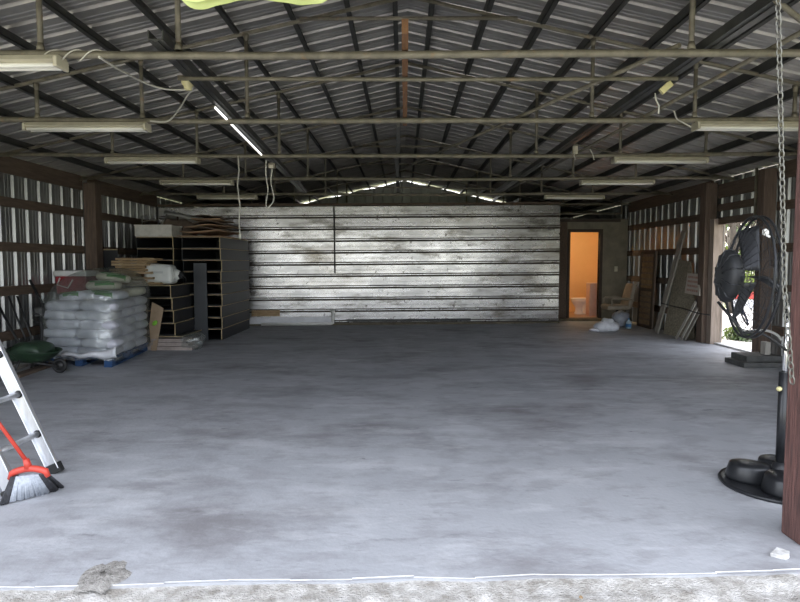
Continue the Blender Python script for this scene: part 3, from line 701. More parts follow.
# ---------------------------------------------------------------- pallet of sacks
C0 = F(113, 367.5); ang = math.radians(-11)
pu = V((-math.cos(ang), -math.sin(ang), 0)); pv = V((math.sin(ang)*.6, math.cos(ang), 0)).normalized()
PW, PD = 1.08, 1.62
def pp(u, v, z): return C0+pu*u+pv*v+V((0,0,z))
RP = Matrix((-pu, pv, V((0,0,1)))).transposed()
t = thing('pallet', pp(PW/2, PD/2, 0), 'blue wooden pallet under the white sacks', 'pallet')
for k in range(3):
    for j in range(3):
        bev(MB().box(pp(.08+(PW-.16)*k/2, .08+(PD-.16)*j/2, .065), (.13,.13,.09), RP).build('block', bluepal, t), .004)
for k in range(3): MB().box(pp(.08+(PW-.16)*k/2, PD/2, .01), (.12, PD, .02), RP).build('bottom_board', bluepal, t)
for j in range(7): MB().box(pp(PW/2, .06+(PD-.12)*j/6, .12), (PW, .12, .02), RP).build('deck_board', bluepal, t)
sz0 = .132; lh = .128
poses = [('front left', PW*.75, .24), ('front right', PW*.25, .24), ('right middle', PW*.25, .76), ('right rear', PW*.25, 1.32), ('left middle', PW*.75, .76), ('left rear', PW*.75, 1.32)]
for k in range(6):
    for j, (nm, u, v) in enumerate(poses):
        off = (.06*(k % 2)-.02 if j < 2 else 0)
        c = pp(u-off+random.uniform(-.015,.015), v+random.uniform(-.02,.02), sz0+lh*(k+.5))
        R = RP @ Matrix.Rotation(random.uniform(-.05,.05), 3, 'Z')
        o = one('feed_sack', MB().pillow(c, (PW*.55,.58,lh*1.2), R, .36, k*7+j), sack_m, 'white sack on the blue pallet, %s, %s layer from the bottom' % (nm, ORD[k]), 'sack', 'white sacks on the pallet')
zt = sz0+lh*6
for k, (nm, u, v, z, m, gp) in enumerate((('white sack with a green print lying on top of the pallet stack at front left', .66, .33, .06, sack_m, 1), ('white sack with a green print lying on top of the pallet stack at front right', .22, .45, .07, sack_m, 1), ('tan sack on top of the pallet stack at the rear left', .42, 1.12, .07, sackt, 0), ('tan sack on top of the pallet stack at the rear right', .22, 1.32, .07, sackt, 0), ('tan sack crowning the pallet stack under the film', .40, .70, .20, sackt, 1), ('pale sack sloping on the very top of the pallet stack', .33, .92, .31, sackt, 1))):
    c = pp(u, v, zt+z); R = RP @ Matrix.Rotation(.15*(k-2), 3, 'Z') @ Matrix.Rotation(.10*((k % 3)-1), 3, 'Y')
    t = thing('feed_sack', c-V((0,0,.06)), nm, 'sack', 'sacks on top of the pallet')
    MB().pillow(c, (.56,.42,.14), R, .5, 40+k).build('sack_body', m, t)
    if gp:
        q = c+R@V((-.05,-.1,.064)); MB().box(q, (.32,.16,.012), R).build('green_print', sack_g, t)
        q = c+R@V((.03,-.19,.01)); MB().box(q, (.3,.03,.08), R @ Matrix.Rotation(.4,3,'X')).build('green_print', sack_g, t)
# clear film over the stack
def film_fn(u, v):
    a = 2*PI*u
    sx = math.copysign(abs(math.cos(a))**.34, math.cos(a)); sy = math.copysign(abs(math.sin(a))**.34, math.sin(a))
    t = v
    if t < .55: # side wall going up
        r = 1.0-.02*t; z = .10+ (t/.55)*.76
    else:
        q = (t-.55)/.45; r = math.cos(q*PI/2)**.8*.99+.01; z = .86+.50*math.sin(q*PI/2)**1.1
    lu, lv = PW/2+.01+sx*(PW/2+.10)*r-.40*max(0, z-.86), PD/2+sy*(PD/2+.10)*r-.1*max(0, z-.85)
    if lu > .60 and lv > .80: z = min(z, .915)
    p = pp(lu, lv, z)
    w = noise.noise_vector(V((sx*2.2, sy*2.2, z*3)))*.03*(.3+r)+noise.noise_vector(V((sx*6, sy*6, z*5)))*.012
    w.x = max(-.02, min(.03, w.x))
    return p+w
mb = MB(); nu, nv = 64, 28; vs = []; fs = []
for j in range(nv+1):
    for i in range(nu): vs.append(film_fn(i/nu, j/nv))
for j in range(nv):
    for i in range(nu):
        i2 = (i+1) % nu; fs.append((j*nu+i, j*nu+i2, (j+1)*nu+i2, (j+1)*nu+i))
mb.add(vs, fs, True); o = one('plastic_film', mb, film, 'clear plastic film draped over the white sacks', 'film')
# loose white flap at the right front
a0 = pp(.62, -.03, .03); 
one('film_flap', MB().sheet(lambda u, v: pp(.75-.85*u, -.09-.05*math.sin(v*3)+.02*math.sin(u*9), .135+.06*v+.10*u*u*v+.015*math.sin(u*14)), 16, 5, .004), mat('white_film', (.8,.81,.84), (.65,.66,.7), 7, .35), 'loose white plastic flap along the foot of the sacks', 'plastic')
# cooler
cy = C0.y+1.38; cz = .945; a = P(55, 281, cy).x; b = P(93, 281, cy).x; ztop = P(70, 270.5, cy).z
a = max(a, XL+.05)
t = thing('cooler', ((a+b)/2, cy, cz), 'red cooler with a white lid behind the wrapped sacks', 'cooler')
bev(MB().box(((a+b)/2, cy, cz+(ztop-.09-cz)/2), (b-a-.03, .36, ztop-.09-cz), taper=1.04).build('cooler_body', redpl, t), .02, 3)
bev(MB().box(((a+b)/2, cy, ztop-.045), (b-a+.02, .40, .09)).build('lid', whitelid, t), .02, 3)
hx = a+.12; MB().tube([(hx-.03, (cy-.195), ztop-.11), (hx-.06, (cy-.22), ztop-.22), (hx+.10, (cy-.22), ztop-.27), (hx+.17, (cy-.195), ztop-.14)], .012, 6).build('handle', whitelid, t)
# ---------------------------------------------------------------- wheelbarrow, tools at left wall
wb = F(46, 366); wx, wy = wb.x+.20, 7.75
t = thing('wheelbarrow', (wx, wy, 0), 'dark green wheelbarrow parked by the left wall beside the sacks', 'wheelbarrow')
def tray(u, v):
    a = 2*PI*u
    r = .55+.45*v
    x = .29*r*math.copysign(abs(math.cos(a))**.7, math.cos(a))*(1.15 if math.cos(a) > 0 else .9); y = .27*r*math.copysign(abs(math.sin(a))**.7, math.sin(a))
    return V((wx-.05+x, wy+y, .17+.15*v-.03*math.cos(a)*v))
mb = MB(); nu, nv = 28, 4; vs = []; fs = []
for j in range(nv+1):
    for i in range(nu): vs.append(tray(i/nu, j/nv))
for j in range(nv+1):
    for i in range(nu): vs.append(tray(i/nu, j/nv)+V((0,0,-.012)))
N = nu*(nv+1)
for j in range(nv):
    for i in range(nu):
        i2 = (i+1) % nu; fs += [(j*nu+i, (j+1)*nu+i, (j+1)*nu+i2, j*nu+i2), (N+j*nu+i, N+j*nu+i2, N+(j+1)*nu+i2, N+(j+1)*nu+i)]
for i in range(nu):
    i2 = (i+1) % nu; fs.append((nv*nu+i, N+nv*nu+i, N+nv*nu+i2, nv*nu+i2))
fs.append(tuple(range(nu))); fs.append(tuple(N+i for i in range(nu))[::-1])
mb.add(vs, fs, True); mb.build('tray', green, t)
MB().pillow((wx-.05, wy, .29), (.44,.38,.24), seed=5, wr=.05).build('heaped_cover', green, t)
for s in (-1, 1):
    MB().tube([(wx+.30, wy+s*.05, .10), (wx-.1, wy+s*.16, .19), (wx-.38, wy+s*.2, .42), (max(wx-.62, XL+.1), wy+s*.23, .85)], .016, 8).build('handle', darkst, t)
    MB().tube([(wx-.12, wy+s*.16, .19), (wx-.2, wy+s*.18, .0)], .014, 8).build('leg', darkst, t)
MB().torus((wx+.30, wy, .10), .075, .024, ax=(0,1,0)).build('tire', rubber, t); MB().lathe([(.055,-.012),(.055,.012)], (wx+.30, wy, .10), axis=(0,1,0), seg=16).build('hub', darkst, t)
# string trimmer leaning
a = P(30, 280, 8.35); b = P(42, 303, 8.3); c = P(41, 312, 8.3)
t = thing('string_trimmer', (c.x, c.y, 0), 'black string trimmer standing head up by the wheelbarrow', 'trimmer')
MB().tube([a, b, P(43,307,8.3)], .018).build('shaft', rubber, t)
MB().tube([P(43,303,8.3), P(40,315,8.3), P(42,330,8.3), P(41,345,8.3), V((c.x, 8.3, .0))], .02).build('lower_shaft', rubber, t)
bev(MB().box(P(40,312,8.3), (.10,.12,.13)).build('motor', mat('motor_grey', (.08,.08,.078), (.05,.05,.05), 9, .5), t), .02, 3)
MB().torus(P(37,318,8.25), .055, .012, ax=(0,1,.2)).build('handle_loop', rubber, t)
# rods leaning on the wall
for k, (x0, y0, x1, y1) in enumerate(((3,296,21,336),(17,296,30,336))):
    a = P(x0, y0, 8.25); b = P(x1, y1, 8.25); dd = (b-a); b2 = a+dd*((a.z)/(a.z-b.z))
    a.x = max(a.x, XL+.05)
    t = thing('tool_handle', b2, 'thin dark tool leaning on the left wall, %s of the pair' % ('left' if k == 0 else 'right, nearer the wheelbarrow'), 'tool', 'tools leaning on the left wall')
    MB().tube([a, b2+V((0,0,.06))], .013).build('shaft', darkst, t); MB().box(b2+V((0,0,.03)), (.05,.05,.06)).build('tool_head', darkst, t)
# planks on floor by wall
for k, (y0, L, m) in enumerate(((8.55,1.6,lumber),(8.8,1.5,greyplank),)):
    pass
a = F(15, 378); b = F(62, 362)
o = one('floor_plank', MB().bar(a+V((0,0,.02)), b+V((0,0,.02)), .12, .04), girt_m, 'brown plank on the floor in front of the wheelbarrow', 'plank')
a = F(2, 378); b = F(34, 367)
o = one('floor_plank', MB().bar(a+V((-.16,.05,.02)), b+V((-.16,.05,.02)), .1, .04), greyplank, 'greyish plank on the floor against the left wall', 'plank')
# ---------------------------------------------------------------- ladder
lf = F(57, 473); LD = V((-.40, .02, .886)).normalized(); LW = .45; near = V((-.01, -1, 0)).normalized()
t = thing('ladder', lf, 'aluminium ladder leaning left at the front left of the picture', 'ladder')
LN = LD.cross(near).normalized()
Lr = (lf+near*LW/2)
for k in (0, 1):
    b = lf+near*LW*k; q = b+LD*2.36
    mb = MB(); mb.bar(b+LD*.03, q, .012, .085, up=LN)
    mb.bar(b+LD*.03+LN*.04+near*.012*(1 if k == 0 else -1), q+LN*.04+near*.012*(1 if k == 0 else -1), .036, .006, up=LN).bar(b+LD*.03-LN*.04+near*.012*(1 if k == 0 else -1), q-LN*.04+near*.012*(1 if k == 0 else -1), .036, .006, up=LN)
    bev(mb.build('rail', alum, t), .002, 1)
    bev(MB().bar(b, b+LD*.07, .05, .10, up=LN).build('foot', rubber, t), .008)
for k in range(7):
    a = lf+LD*(.30+.3*k)
    mb_ = MB().tube([a-near*.02, a+near*(LW+.02)], .018, 10); rg = mb_.build('rung', alum, t)
    MB().tube([a-near*.03, a+near*.012], .027, 10).build('rung_plug', rubber, rg)
# ---------------------------------------------------------------- broom
bb = F(32, 500); bd = bb.y
t = thing('broom', bb, 'red push broom standing by the ladder foot', 'broom')
mb = MB(); mbd = MB(); mbe = MB(); rr = random.Random(3)
bx0 = F(2, 505); 
L_, R_ = P(13, 476, bd), P(45, 474, bd); Lb, Rb = F(3, 504.5), F(60, 489.5)
for k in range(64):
    u = (k % 32)/31; j = k//32
    top = L_.lerp(R_, u)+V((0, (j-.5)*.03, rr.uniform(-.0,.004))); bot = Lb.lerp(Rb, u)+V((rr.uniform(-.006,.006), (j-.5)*.05, .003+rr.random()*.008))
    tgt = mbd if u < .13 else mbe if u > .84 else mb
    tgt.tube([top, bot], [.0055,.009], 5)
br = mb.build('bristles', brist, t); mbd.build('corner_bristles', bristd, br); mbe.build('corner_bristles', bristd, br)
cp = []
for k in range(13):
    u = k/12; p = L_.lerp(R_, u)+(R_-L_)*(u-.5)*.22; p.z += .012+.028*math.sin(u*PI)-.03*(1-abs(u-.5)*2 < .12); cp.append(p)
MB().tube(cp, [.014]+[.021]*11+[.014], 8).build('head_cap', redbr, t)
md = cp[6]
MB().tube([md, md+V((-.015,.0,.06))], [.024,.018], 10).build('socket', redbr, t)
hp = P(0, 428, bd); hd = (hp-md).normalized()
MB().tube([md+V((0,0,.03)), md+hd*.95], .012, 10).build('handle', redbr, t)
# ---------------------------------------------------------------- pedestal fan
fb = F(779, 486); fb.z = 0
t = thing('pedestal_fan', fb, 'black pedestal fan on a round weighted base at the right', 'fan')
MB().lathe([(.345,0),(.353,.012),(.345,.024),(.325,.02),(.31,.02)], fb, seg=48).build('base_plate', blkpl, t)
for k in range(4):
    a = math.radians(45+90*k+20); c = fb+V((math.cos(a)*.172, math.sin(a)*.172, .02))
    MB().lathe([(.135,0),(.14,.02),(.122,.09),(.115,.105),(.04,.108)], c, seg=24, scale=(1,.86), xdir=(math.cos(a), math.sin(a), 0)).build('weight_cap', blkpl, t)
MB().lathe([(.09,.02),(.085,.07),(.05,.12),(.035,.16)], fb, seg=20).build('pole_socket', blkpl, t)
pz = P(779, 388, fb.y).z
MB().tube([fb+V((0,0,.1)), V((fb.x, fb.y, P(779,372,fb.y).z))], .027, 14).build('pole', blkpl, t)
ptop = P(781.5, 292, fb.y)
MB().tube([V((fb.x, fb.y, .5)), V((fb.x+.012, fb.y, ptop.z))], .015, 12).build('inner_tube', chrome, t)
MB().tube([V((fb.x+.008, fb.y, P(781,317,fb.y).z)), V((fb.x+.01, fb.y, P(781,312,fb.y).z))], .022, 10).build('collar', rubber, t)
MB().lathe([(.012,0),(.016,.015),(.012,.03)], V((fb.x-.03, fb.y-.02, pz)), axis=(-1,-.6,0), seg=12).build('knob', yellowpl, t)
# head: ring faces left and away
hc = P(748.5, 277, fb.y); hr = 60*fb.y/600*1.0
ax = V((-.985, .17, .05)).normalized()
cage = MB()
xd = V((0,0,1)); xd = (xd-ax*xd.dot(ax)).normalized(); yd = ax.cross(xd)
# drum/back ring
MB().torus(hc, hr, .008, ax, 56, 8).torus(hc-ax*.035, hr*1.0, .007, ax, 56, 8).build('outer_ring', fanmetal, t)
for off, sgn in ((0, 1),):
    for k in range(5):
        r = hr*(.28+.16*k); cage.torus(hc+ax*(.11*(1-(r/hr)**2)), r, .002, ax, 40, 4)
for k in range(36):
    a = 2*PI*k/36; dr = xd*math.cos(a)+yd*math.sin(a)
    cage.tube([hc+dr*hr, hc+dr*hr*.75+ax*.06, hc+dr*hr*.2+ax*.115], .0016, 4)
cage.build('front_grille', fanmetal, t)
cage = MB()
for k in range(36):
    a = 2*PI*k/36; dr = xd*math.cos(a)+yd*math.sin(a)
    cage.tube([hc-ax*.035+dr*hr, hc+dr*hr*.7-ax*.10, hc+dr*hr*.2-ax*.13], .0016, 4)
for k in range(4): cage.torus(hc-ax*(.05+.08*(1-((.3+.2*k))**2)), hr*(.3+.2*k), .002, ax, 40, 4)
cage.build('rear_grille', fanmetal, t)
for k in range(3):
    a0 = 2*PI*k/3+.4
    def bl(u, v, a0=a0):
        r = hr*(.12+.78*u); a = a0+(v-.5)*(.36-.05*u); dr = xd*math.cos(a)+yd*math.sin(a)
        return hc+dr*r+ax*((v-.5)*.09-.02)
    MB().sheet(bl, 8, 6, .004).build('blade', fanmetal, t)
mc = hc+ax*.075
mb_ = MB().lathe([(.07,-.03),(.12,-.01),(.158,.02),(.166,.05),(.155,.075),(.11,.092),(.05,.10)], mc, axis=ax, seg=28); mh = mb_.build('motor_housing', mat('matte_black', (.022,.023,.025), (.016,.017,.018), 6, .55), t)
mbb = MB()
for k in range(10):
    a = 2*PI*k/10; dr = xd*math.cos(a)+yd*math.sin(a); mbb.tube([mc+dr*.160+ax*.02, mc+dr*.169+ax*.05, mc+dr*.158+ax*.077, mc+dr*.06+ax*.102], .005, 5)
mbb.build('housing_ribs', fanmetal, mh)
MB().tube([ptop+V((0,0,-.03)), ptop+V((-.02,0,.03)), hc-ax*.12+V((0,0,-.02))], .018, 8).build('yoke', fanmetal, t)
MB().box(P(765.5, 232, fb.y-.12), (.03,.02,.03)).bar(P(764,234,fb.y-.12), P(770,237,fb.y-.12), .012, .012).bar(P(765,229,fb.y-.12), P(767,234,fb.y-.12), .012, .012).build('tie_strap', whitelid, t)
MB().tube([mc+ax*.1+V((0,0,-.17)), P(735,322,fb.y-.1), P(742,334,fb.y-.1), P(757,331,fb.y-.05), P(770,338,fb.y), V((fb.x, fb.y-.02, P(779,350,fb.y).z))], .009, 6).build('power_cord', rubber, t)
# hose on the wall
cord('garden_hose', [P(737,303,8.4),P(734,316,8.4),P(737,326,8.4),P(746,331,8.4),P(757,330.5,8.4),P(768,331,8.4),P(777,335,8.4),P(781,340,8.4)], .02, pvc, 'pale hose looping on the right wall behind the fan', 'hose')
cord('hose_coil', [P(739,305,8.8),P(743,318,8.8),P(748,325,8.8),P(744,312,8.8),P(738,302,8.8),P(742,311,8.8),P(748,321,8.8)], .012, mat('dark_hose', (.12,.12,.17), (.08,.08,.12), 6, .4), 'dark hose coil hanging in the side doorway behind the fan', 'hose')
# steps/stones by the wall
for k, (x0, x1, y0, y1, d, lb) in enumerate(((741,772,360,367,8.35,'lower'),(744,768,353,359,8.45,'upper'))):
    pass
sa = F(742, 366)
o1 = bev(one('paver_stone', MB().box((sa.x+.25, sa.y+.1, .035), (.62,.5,.07)), greysl, 'flat grey stone slab by the right wall, lower of two', 'stone', 'stone slabs by the side door'), .01)
o2 = bev(one('paver_stone', MB().box((sa.x+.27, sa.y+.13, .11), (.5,.4,.08)), greysl, 'flat grey stone slab by the right wall, resting on the lower one', 'stone', 'stone slabs by the side door'), .01)
o3 = bev(one('white_block', MB().box((sa.x+.38, sa.y+.1, .24), (.08,.12,.18)), whiteplank, 'small pale block standing on the stone slabs by the right wall', 'block'), .01)
# ---------------------------------------------------------------- chain
t = thing('hanging_chain', P(791, 372, 2.9), 'steel chain hanging in front of the right front post', 'chain')
mb = MB(); a = P(777.5, -22, 2.92); b = P(784.5, 290, 2.9); c = P(792, 380, 2.9)
pts = []; L1 = (b-a).length; n1 = int(L1/.034)
for k in range(n1): pts.append((a.lerp(b, k/n1), (b-a).normalized()))
n2 = int((c-b).length/.034)
for k in range(n2+1): pts.append((b.lerp(c, k/n2), (c-b).normalized()))
for k, (p, dr) in enumerate(pts):
    side = V((1,.35,0)) if k % 2 else V((-.35,1,0))
    axn = dr.cross(side).normalized(); mb.torus(p, .0125, .0038, axn, 14, 5, xs=1.75, xdir=(dr-axn*dr.dot(axn)))
mb.build('links', galv, t)
MB().torus(a+V((0,0,.03)), .02, .005, (0,1,0)).tube([a+V((0,0,.05)), a+V((0,.05,.10))], .006).build('hook', darkst, t)
# ---------------------------------------------------------------- chair & bags near bathroom
cc = V((P(618, 305, 13.75).x, 13.75, 0))
t = thing('office_chair', cc, 'beige armchair on casters beside the bathroom door', 'chair')
bev(MB().box(cc+V((-.06,0,.42)), (.52,.5,.11)).build('seat', beigef, t), .04, 3)
def bk(u, v): 
    return cc+V((.17+.13*v+.03*math.sin(u*PI), (u-.5)*.5*(1-.25*max(0, v-.6)), .42+.53*v))
MB().sheet(bk, 10, 8, .09).build('backrest', beigef, t)
for s in (-1, 1):
    MB().tube([cc+V((-.22, s*.27, .46)), cc+V((-.24, s*.27, .60)), cc+V((-.2, s*.27, .63)), cc+V((.1, s*.27, .62)), cc+V((.22, s*.26, .60))], .022, 8).build('armrest', beigef, t)
MB().tube([cc+V((-.02,0,.37)), cc+V((-.02,0,.08))], .03, 10).build('column', darkst, t)
for k in range(5):
    a = 2*PI*k/5+.3; e = cc+V((-.02+math.cos(a)*.27, math.sin(a)*.27, .07)); lg = MB().tube([cc+V((-.02,0,.10)), e], [.025,.018], 8).build('base_leg', darkst, t)
    MB().torus(e-V((0,0,.04)), .02, .012, (math.sin(a), -math.cos(a), 0), 14, 6).build('caster', rubber, t)
g1 = F(620, 327); o = one('grey_bag', MB().pillow(g1+V((0,0,.18)), (.36,.30,.36), None, .8, 11, wr=.045), bagg, 'grey plastic bag of stuff in front of the beige chair', 'bag')
g2 = F(606, 332); mb = MB().pillow(g2+V((.05,.1,.10)), (.52,.36,.2), None, .8, 12, wr=.03).pillow(g2+V((.08,.12,.17)), (.26,.24,.2), None, .8, 13, wr=.03).pillow(g2+V((-.22,.06,.04)), (.22,.16,.07), None, .8, 14, wr=.015)
one('white_bag', mb, bagw, 'crumpled white plastic sack on the floor before the chair', 'bag')
g3 = F(628.5, 328.5)
t = thing('water_jug', g3, 'small bottle with a blue label beside the grey bag', 'bottle')
MB().lathe([(.055,0),(.06,.01),(.06,.12),(.05,.15),(.022,.18),(.022,.2)], g3, seg=18).build('bottle_body', clearblue, t)
MB().lathe([(.0612,.04),(.0612,.11)], g3, seg=18).build('label_band', bluelab, t); MB().lathe([(.024,.2),(.024,.22),(.01,.222)], g3, seg=14).build('cap', bluelab, t)
# ---------------------------------------------------------------- right wall leaners
def lean(pts, th, dirn=(1,0,.0)): return MB().prism([V(p) for p in pts], V(dirn).normalized()*th)
# brown slatted panel
a = PX(637, 322, 5.35); b = PX(651, 326, 5.35); ya, yb = a.y, b.y; z1 = PX(638, 252, 5.5).z
t = thing('slatted_panel', (5.42, (ya+yb)/2, 0), 'tall brown slatted panel in a dark frame leaning on the right wall', 'panel')
def sp_(s, z, o=0): return V((5.36+.06*z/z1-o, yb+(ya-yb)*s, z))
MB().prism([sp_(0,0), sp_(1,0), sp_(1,z1), sp_(0,z1)], (.03,0,0)).build('backing', cardd, t)
for k in range(12):
    z0 = .08+(z1-.16)*k/12; MB().prism([sp_(.12,z0,.015), sp_(.88,z0,.015), sp_(.88,z0+.09,.015), sp_(.12,z0+.09,.015)], (.015,0,0)).build('slat', brownpan if k < 6 else mat('tan_slats', (.25,.17,.085), (.15,.1,.05), 9, .7), t)
for s0, s1, za, zb in ((0,.1,0,z1),(.9,1,0,z1),(.1,.9,0,.06),(.1,.9,z1-.06,z1),(.1,.9,z1*.48,z1*.52)):
    MB().prism([sp_(s0,za,.02), sp_(s1,za,.02), sp_(s1,zb,.02), sp_(s0,zb,.02)], (.022,0,0)).build('frame_rail', dkframe, t)
# long plank: foot off the wall
def wallpt(x, y, X): return PX(x, y, X)
pf = F(656.5, 333); pt = wallpt(684, 231, 5.52)
one('leaning_plank', MB().bar(pf+V((0,0,.01)), pt, .03, .17, up=(0,1,0)), greyplank, 'long weathered grey plank leaning on the right wall, tallest of the leaners', 'plank')
# OSB sheet
q0 = F(663, 334); q1 = F(694, 339.5)
q2 = wallpt(691, 262, 5.46); q3 = wallpt(677, 259, 5.46)
one('osb_sheet', lean([q0, q1, q1.lerp(q2, .45)+V((0,-.05,0)), q2, q3], .02), osb, 'weathered brown flake board leaning against the right wall', 'board')
# strips next to it
for k, (x0, y0, x1, y1, m, lb) in enumerate(((687.5,339,698.5,302,whiteplank,'left'),(692.5,340,700,308,whiteplank,'middle'),(697,340.5,702,312,greyplank,'right'))):
    a = F(x0, y0); b = wallpt(x1, y1, 5.33+.03*k)
    a.x = min(a.x, 5.2+.03*k); one('thin_strip', MB().bar(a+V((-.05,0,.005)), b+V((-.05,0,0)), .015, .07, up=(0,1,0)), m, 'narrow pale strip leaning by the thick post, %s of three' % lb, 'strip', 'pale strips by the thick post')
# sign board
s0 = wallpt(684.5, 293, 5.31); s1 = wallpt(699.5, 296, 5.31); s2 = wallpt(699.5, 274, 5.39); s3 = wallpt(687.5, 273, 5.39)
t = thing('notice_board', low(s0, s1), 'beige notice board with faded reddish lettering propped on the flake board', 'sign')
MB().prism([s0, s1, s2, s3], (.015,0,.0)).build('board', signm, t)
mb = MB(); rr = random.Random(5)
for r in range(4):
    u = .12
    while u < .88:
        w = rr.uniform(.04,.11); v0 = .14+.21*r; v1 = v0+.10
        def bi(u, v): return (s0.lerp(s1, u)).lerp(s3.lerp(s2, u), v)+V((-.002,0,0))
        mb.prism([bi(u,v0), bi(min(u+w,.9),v0), bi(min(u+w,.9),v1), bi(u,v1)], (.002,0,0)); u += w+.035
mb.build('lettering', signink, t)
# prop for the sign: strip behind it standing on floor
cord('black_cable', [wallpt(661,303,5.2),wallpt(672,306,5.2),wallpt(685,309,5.2),wallpt(697,313,5.2),wallpt(710,315,5.33)], .01, cordb, 'thin black cable strung across the leaning boards', 'cable')
# ---------------------------------------------------------------- outside the side door
def tree(base, h, rr_, seed, m, label, bare=False, n=900, lsize=.11, cr=1.6):
    r = random.Random(seed); t = thing('tree', base, label, 'tree'); base = V(base)
    mb = MB(); top = base+V((r.uniform(-.3,.3), r.uniform(-.3,.3), h*.75)); mb.tube([base, base.lerp(top,.5)+V((.1,.05,0)), top], [rr_, rr_*.75, rr_*.35], 8)
    tips = []
    for k in range(12):
        s = base.lerp(top, r.uniform(.3,1)); a = r.random()*2*PI; e = s+V((math.cos(a)*cr*r.uniform(.4,1), math.sin(a)*cr*r.uniform(.4,1), h*r.uniform(.08,.3)))
        mb.tube([s, s.lerp(e,.5)+V((0,0,.1)), e], [rr_*.4, rr_*.25, rr_*.1], 5); tips.append(e)
        for q in range(3):
            e2 = e+V((r.uniform(-.6,.6), r.uniform(-.6,.6), r.uniform(.0,.7))); mb.tube([s.lerp(e,.6), e2], [rr_*.15, rr_*.05], 4); tips.append(e2)
    mb.build('trunk', bark, t)
    mb = MB()
    for k in range(n):
        c = r.choice(tips)+V((r.gauss(0,.28), r.gauss(0,.28), r.gauss(0,.25))); nn = V((r.uniform(-1,1), r.uniform(-1,1), r.uniform(-.3,1))).normalized(); x = nn.orthogonal().normalized(); y = nn.cross(x); L = lsize*r.uniform(.6,1.2)
        mb.add([c-x*L, c-y*L*.45+nn*L*.1, c+x*L, c+y*L*.45+nn*L*.1], [(0,1,2,3)])
    mb.build('leaves', m, t)
def shrub(base, w, h, seed, m, label, n=900, lsize=.09):
    r = random.Random(seed); t = thing('shrub', base, label, 'shrub'); base = V(base); mb = MB(); st = MB()
    for k in range(7):
        a = r.random()*2*PI; st.tube([base, base+V((math.cos(a)*w*.3, math.sin(a)*w*.3, h*.8))], [.03,.01], 5)
    for k in range(n):
        a = r.random()*2*PI; q = r.random()**.5; z = r.random(); rad = w/2*math.sqrt(max(0, 1-(z*1.05-.3)**2/.62))
        c = base+V((math.cos(a)*rad*q, math.sin(a)*rad*q, z*h)); nn = V((r.uniform(-1,1), r.uniform(-1,1), r.uniform(-.3,1))).normalized(); x = nn.orthogonal().normalized(); y = nn.cross(x); L = lsize*r.uniform(.6,1.2)
        mb.add([c-x*L, c-y*L*.45+nn*L*.1, c+x*L, c+y*L*.45+nn*L*.1], [(0,1,2,3)])
    st.build('stems', bark, t); mb.build('leaves', m, t)
GZ_ = -.21
def out(x, d): q = P(x, 300, d); return V((q.x, q.y, GZ_))
tree(out(734, 19), 5.5, .16, 21, leafd, 'bare trunked tree outside seen at the left of the side door', n=260)
tree(out(728, 24), 7, .14, 22, leafd, 'thin tree farther outside the side door', n=300)
tree(out(747, 30), 5.5, .15, 23, leafm, 'leafy yellow green tree outside the side door', n=1600, lsize=.14, cr=1.8)
shrub(out(752, 24), 2.2, 2.4, 24, leafm, 'yellow green shrub outside the side door')
shrub(out(738, 36), 4, 2.6, 25, leafd, 'dark green shrub far outside the side door', lsize=.14)
shrub(out(764, 42), 4, 3.2, 26, leafm, 'olive shrub far outside right of the yellow one', lsize=.14)
tree(out(716, 40), 8, .2, 27, leafd, 'tall tree far outside behind the door jamb', n=900, lsize=.16)
shrub(out(735, 12.6), .5, .28, 28, leafm, 'low weeds outside by the door sill', n=300, lsize=.05)
shrub(out(745, 12.4), .6, .22, 29, leafd, 'low dark weeds outside by the door sill', n=300, lsize=.05)
sgp = out(746, 17)
t = thing('yard_board', sgp, 'low red and white board standing outside beyond the side door', 'board')
za = P(746, 299, 17).z; zb = P(746, 292, 17).z; zc = P(746, 309, 17).z
MB().bb((sgp.x-.35, 17, za), (sgp.x+.35, 17.04, zb)).build('red_panel', redsign, t); MB().bb((sgp.x-.35, 17, zc), (sgp.x+.35, 17.04, za-.02)).build('lower_panel', whiteboard, t)
for s in (-.3, .3): MB().bb((sgp.x+s-.02, 17.04, GZ_), (sgp.x+s+.02, 17.08, zb)).build('stake', bark, t)
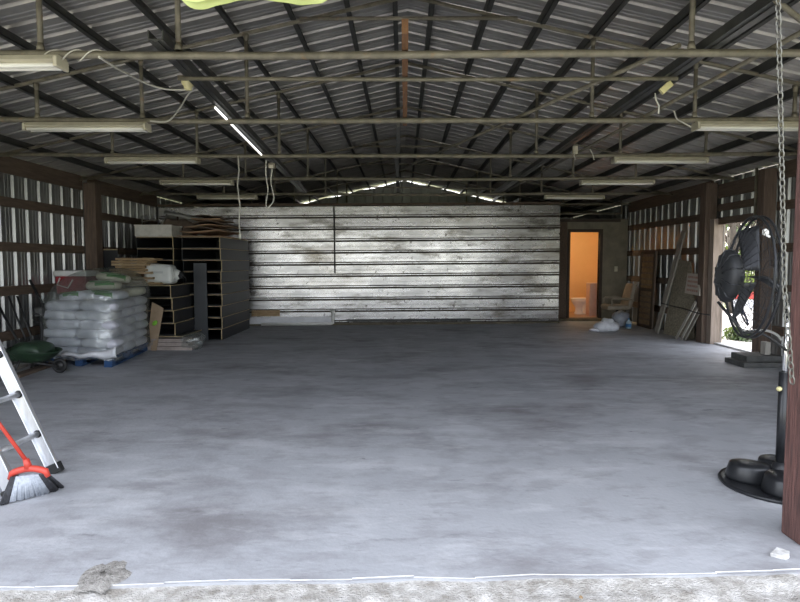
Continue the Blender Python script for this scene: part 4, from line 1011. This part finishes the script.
# pale sunlit yard outside door
mb = MB(); mb.bb((5.75, 5, -.2), (14, 21, -.17)); struct(mb.build('path_2', gravel_m))
# small stones at slab edge near the post
r = random.Random(9)
for k, (x, y, s, m, lb) in enumerate(((782,556,.05,slab_edge,'pale broken concrete chip at the foot of the front right post'),(793,567,.04,slab_edge,'pale chip of concrete right of the slab corner'),(581,598,.012,lumber,'tiny orange leaf bit on the gravel'))):
    c = F(x, y, -.02 if y > 560 else 0); mb = MB().prism([c+V((math.cos(q*1.047+.3)*s*r.uniform(.5,1.4), math.sin(q*1.047+.3)*s*r.uniform(.5,1.2), .002)) for q in range(6)], (0, 0, s*.35)); one('concrete_chip' if m is slab_edge else 'dry_leaf', mb, m, lb, 'chip' if m is slab_edge else 'leaf')
# ---------------------------------------------------------------- light
w = bpy.data.worlds.new('world'); sc.world = w; w.use_nodes = True; nt = w.node_tree; n = nt.nodes; L = nt.links
bg = n['Background']; sk = n.new('ShaderNodeTexSky'); sk.sky_type = 'NISHITA'; sk.sun_disc = False; sk.sun_elevation = math.radians(48); sk.sun_rotation = math.radians(10); sk.air_density = 1.0; sk.dust_density = 3.0; sk.ozone_density = 1.0
mx = n.new('ShaderNodeMix'); mx.data_type = 'RGBA'; mx.inputs[0].default_value = .6
L.new(sk.outputs[0], mx.inputs[6]); mx.inputs[7].default_value = (5.6,5.6,5.75,1)
L.new(mx.outputs[2], bg.inputs['Color']); bg.inputs['Strength'].default_value = .30
sd = bpy.data.lights.new('sun', 'SUN'); sd.energy = 3.0; sd.angle = .01; sd.color = (1,.95,.88)
so = bpy.data.objects.new('sun', sd); COL.objects.link(so); so.rotation_euler = V((.12,-.66,-.75)).to_track_quat('-Z', 'Y').to_euler()
vs_ = sc.view_settings; vs_.view_transform = 'Standard'; vs_.look = 'None'; vs_.gamma = 1; vs_.use_curve_mapping = False; vs_.exposure = 1.33
sc.cycles.max_bounces = 10; sc.cycles.diffuse_bounces = 5; sc.cycles.glossy_bounces = 5; sc.cycles.transparent_max_bounces = 16
sc.cycles.use_denoising = True
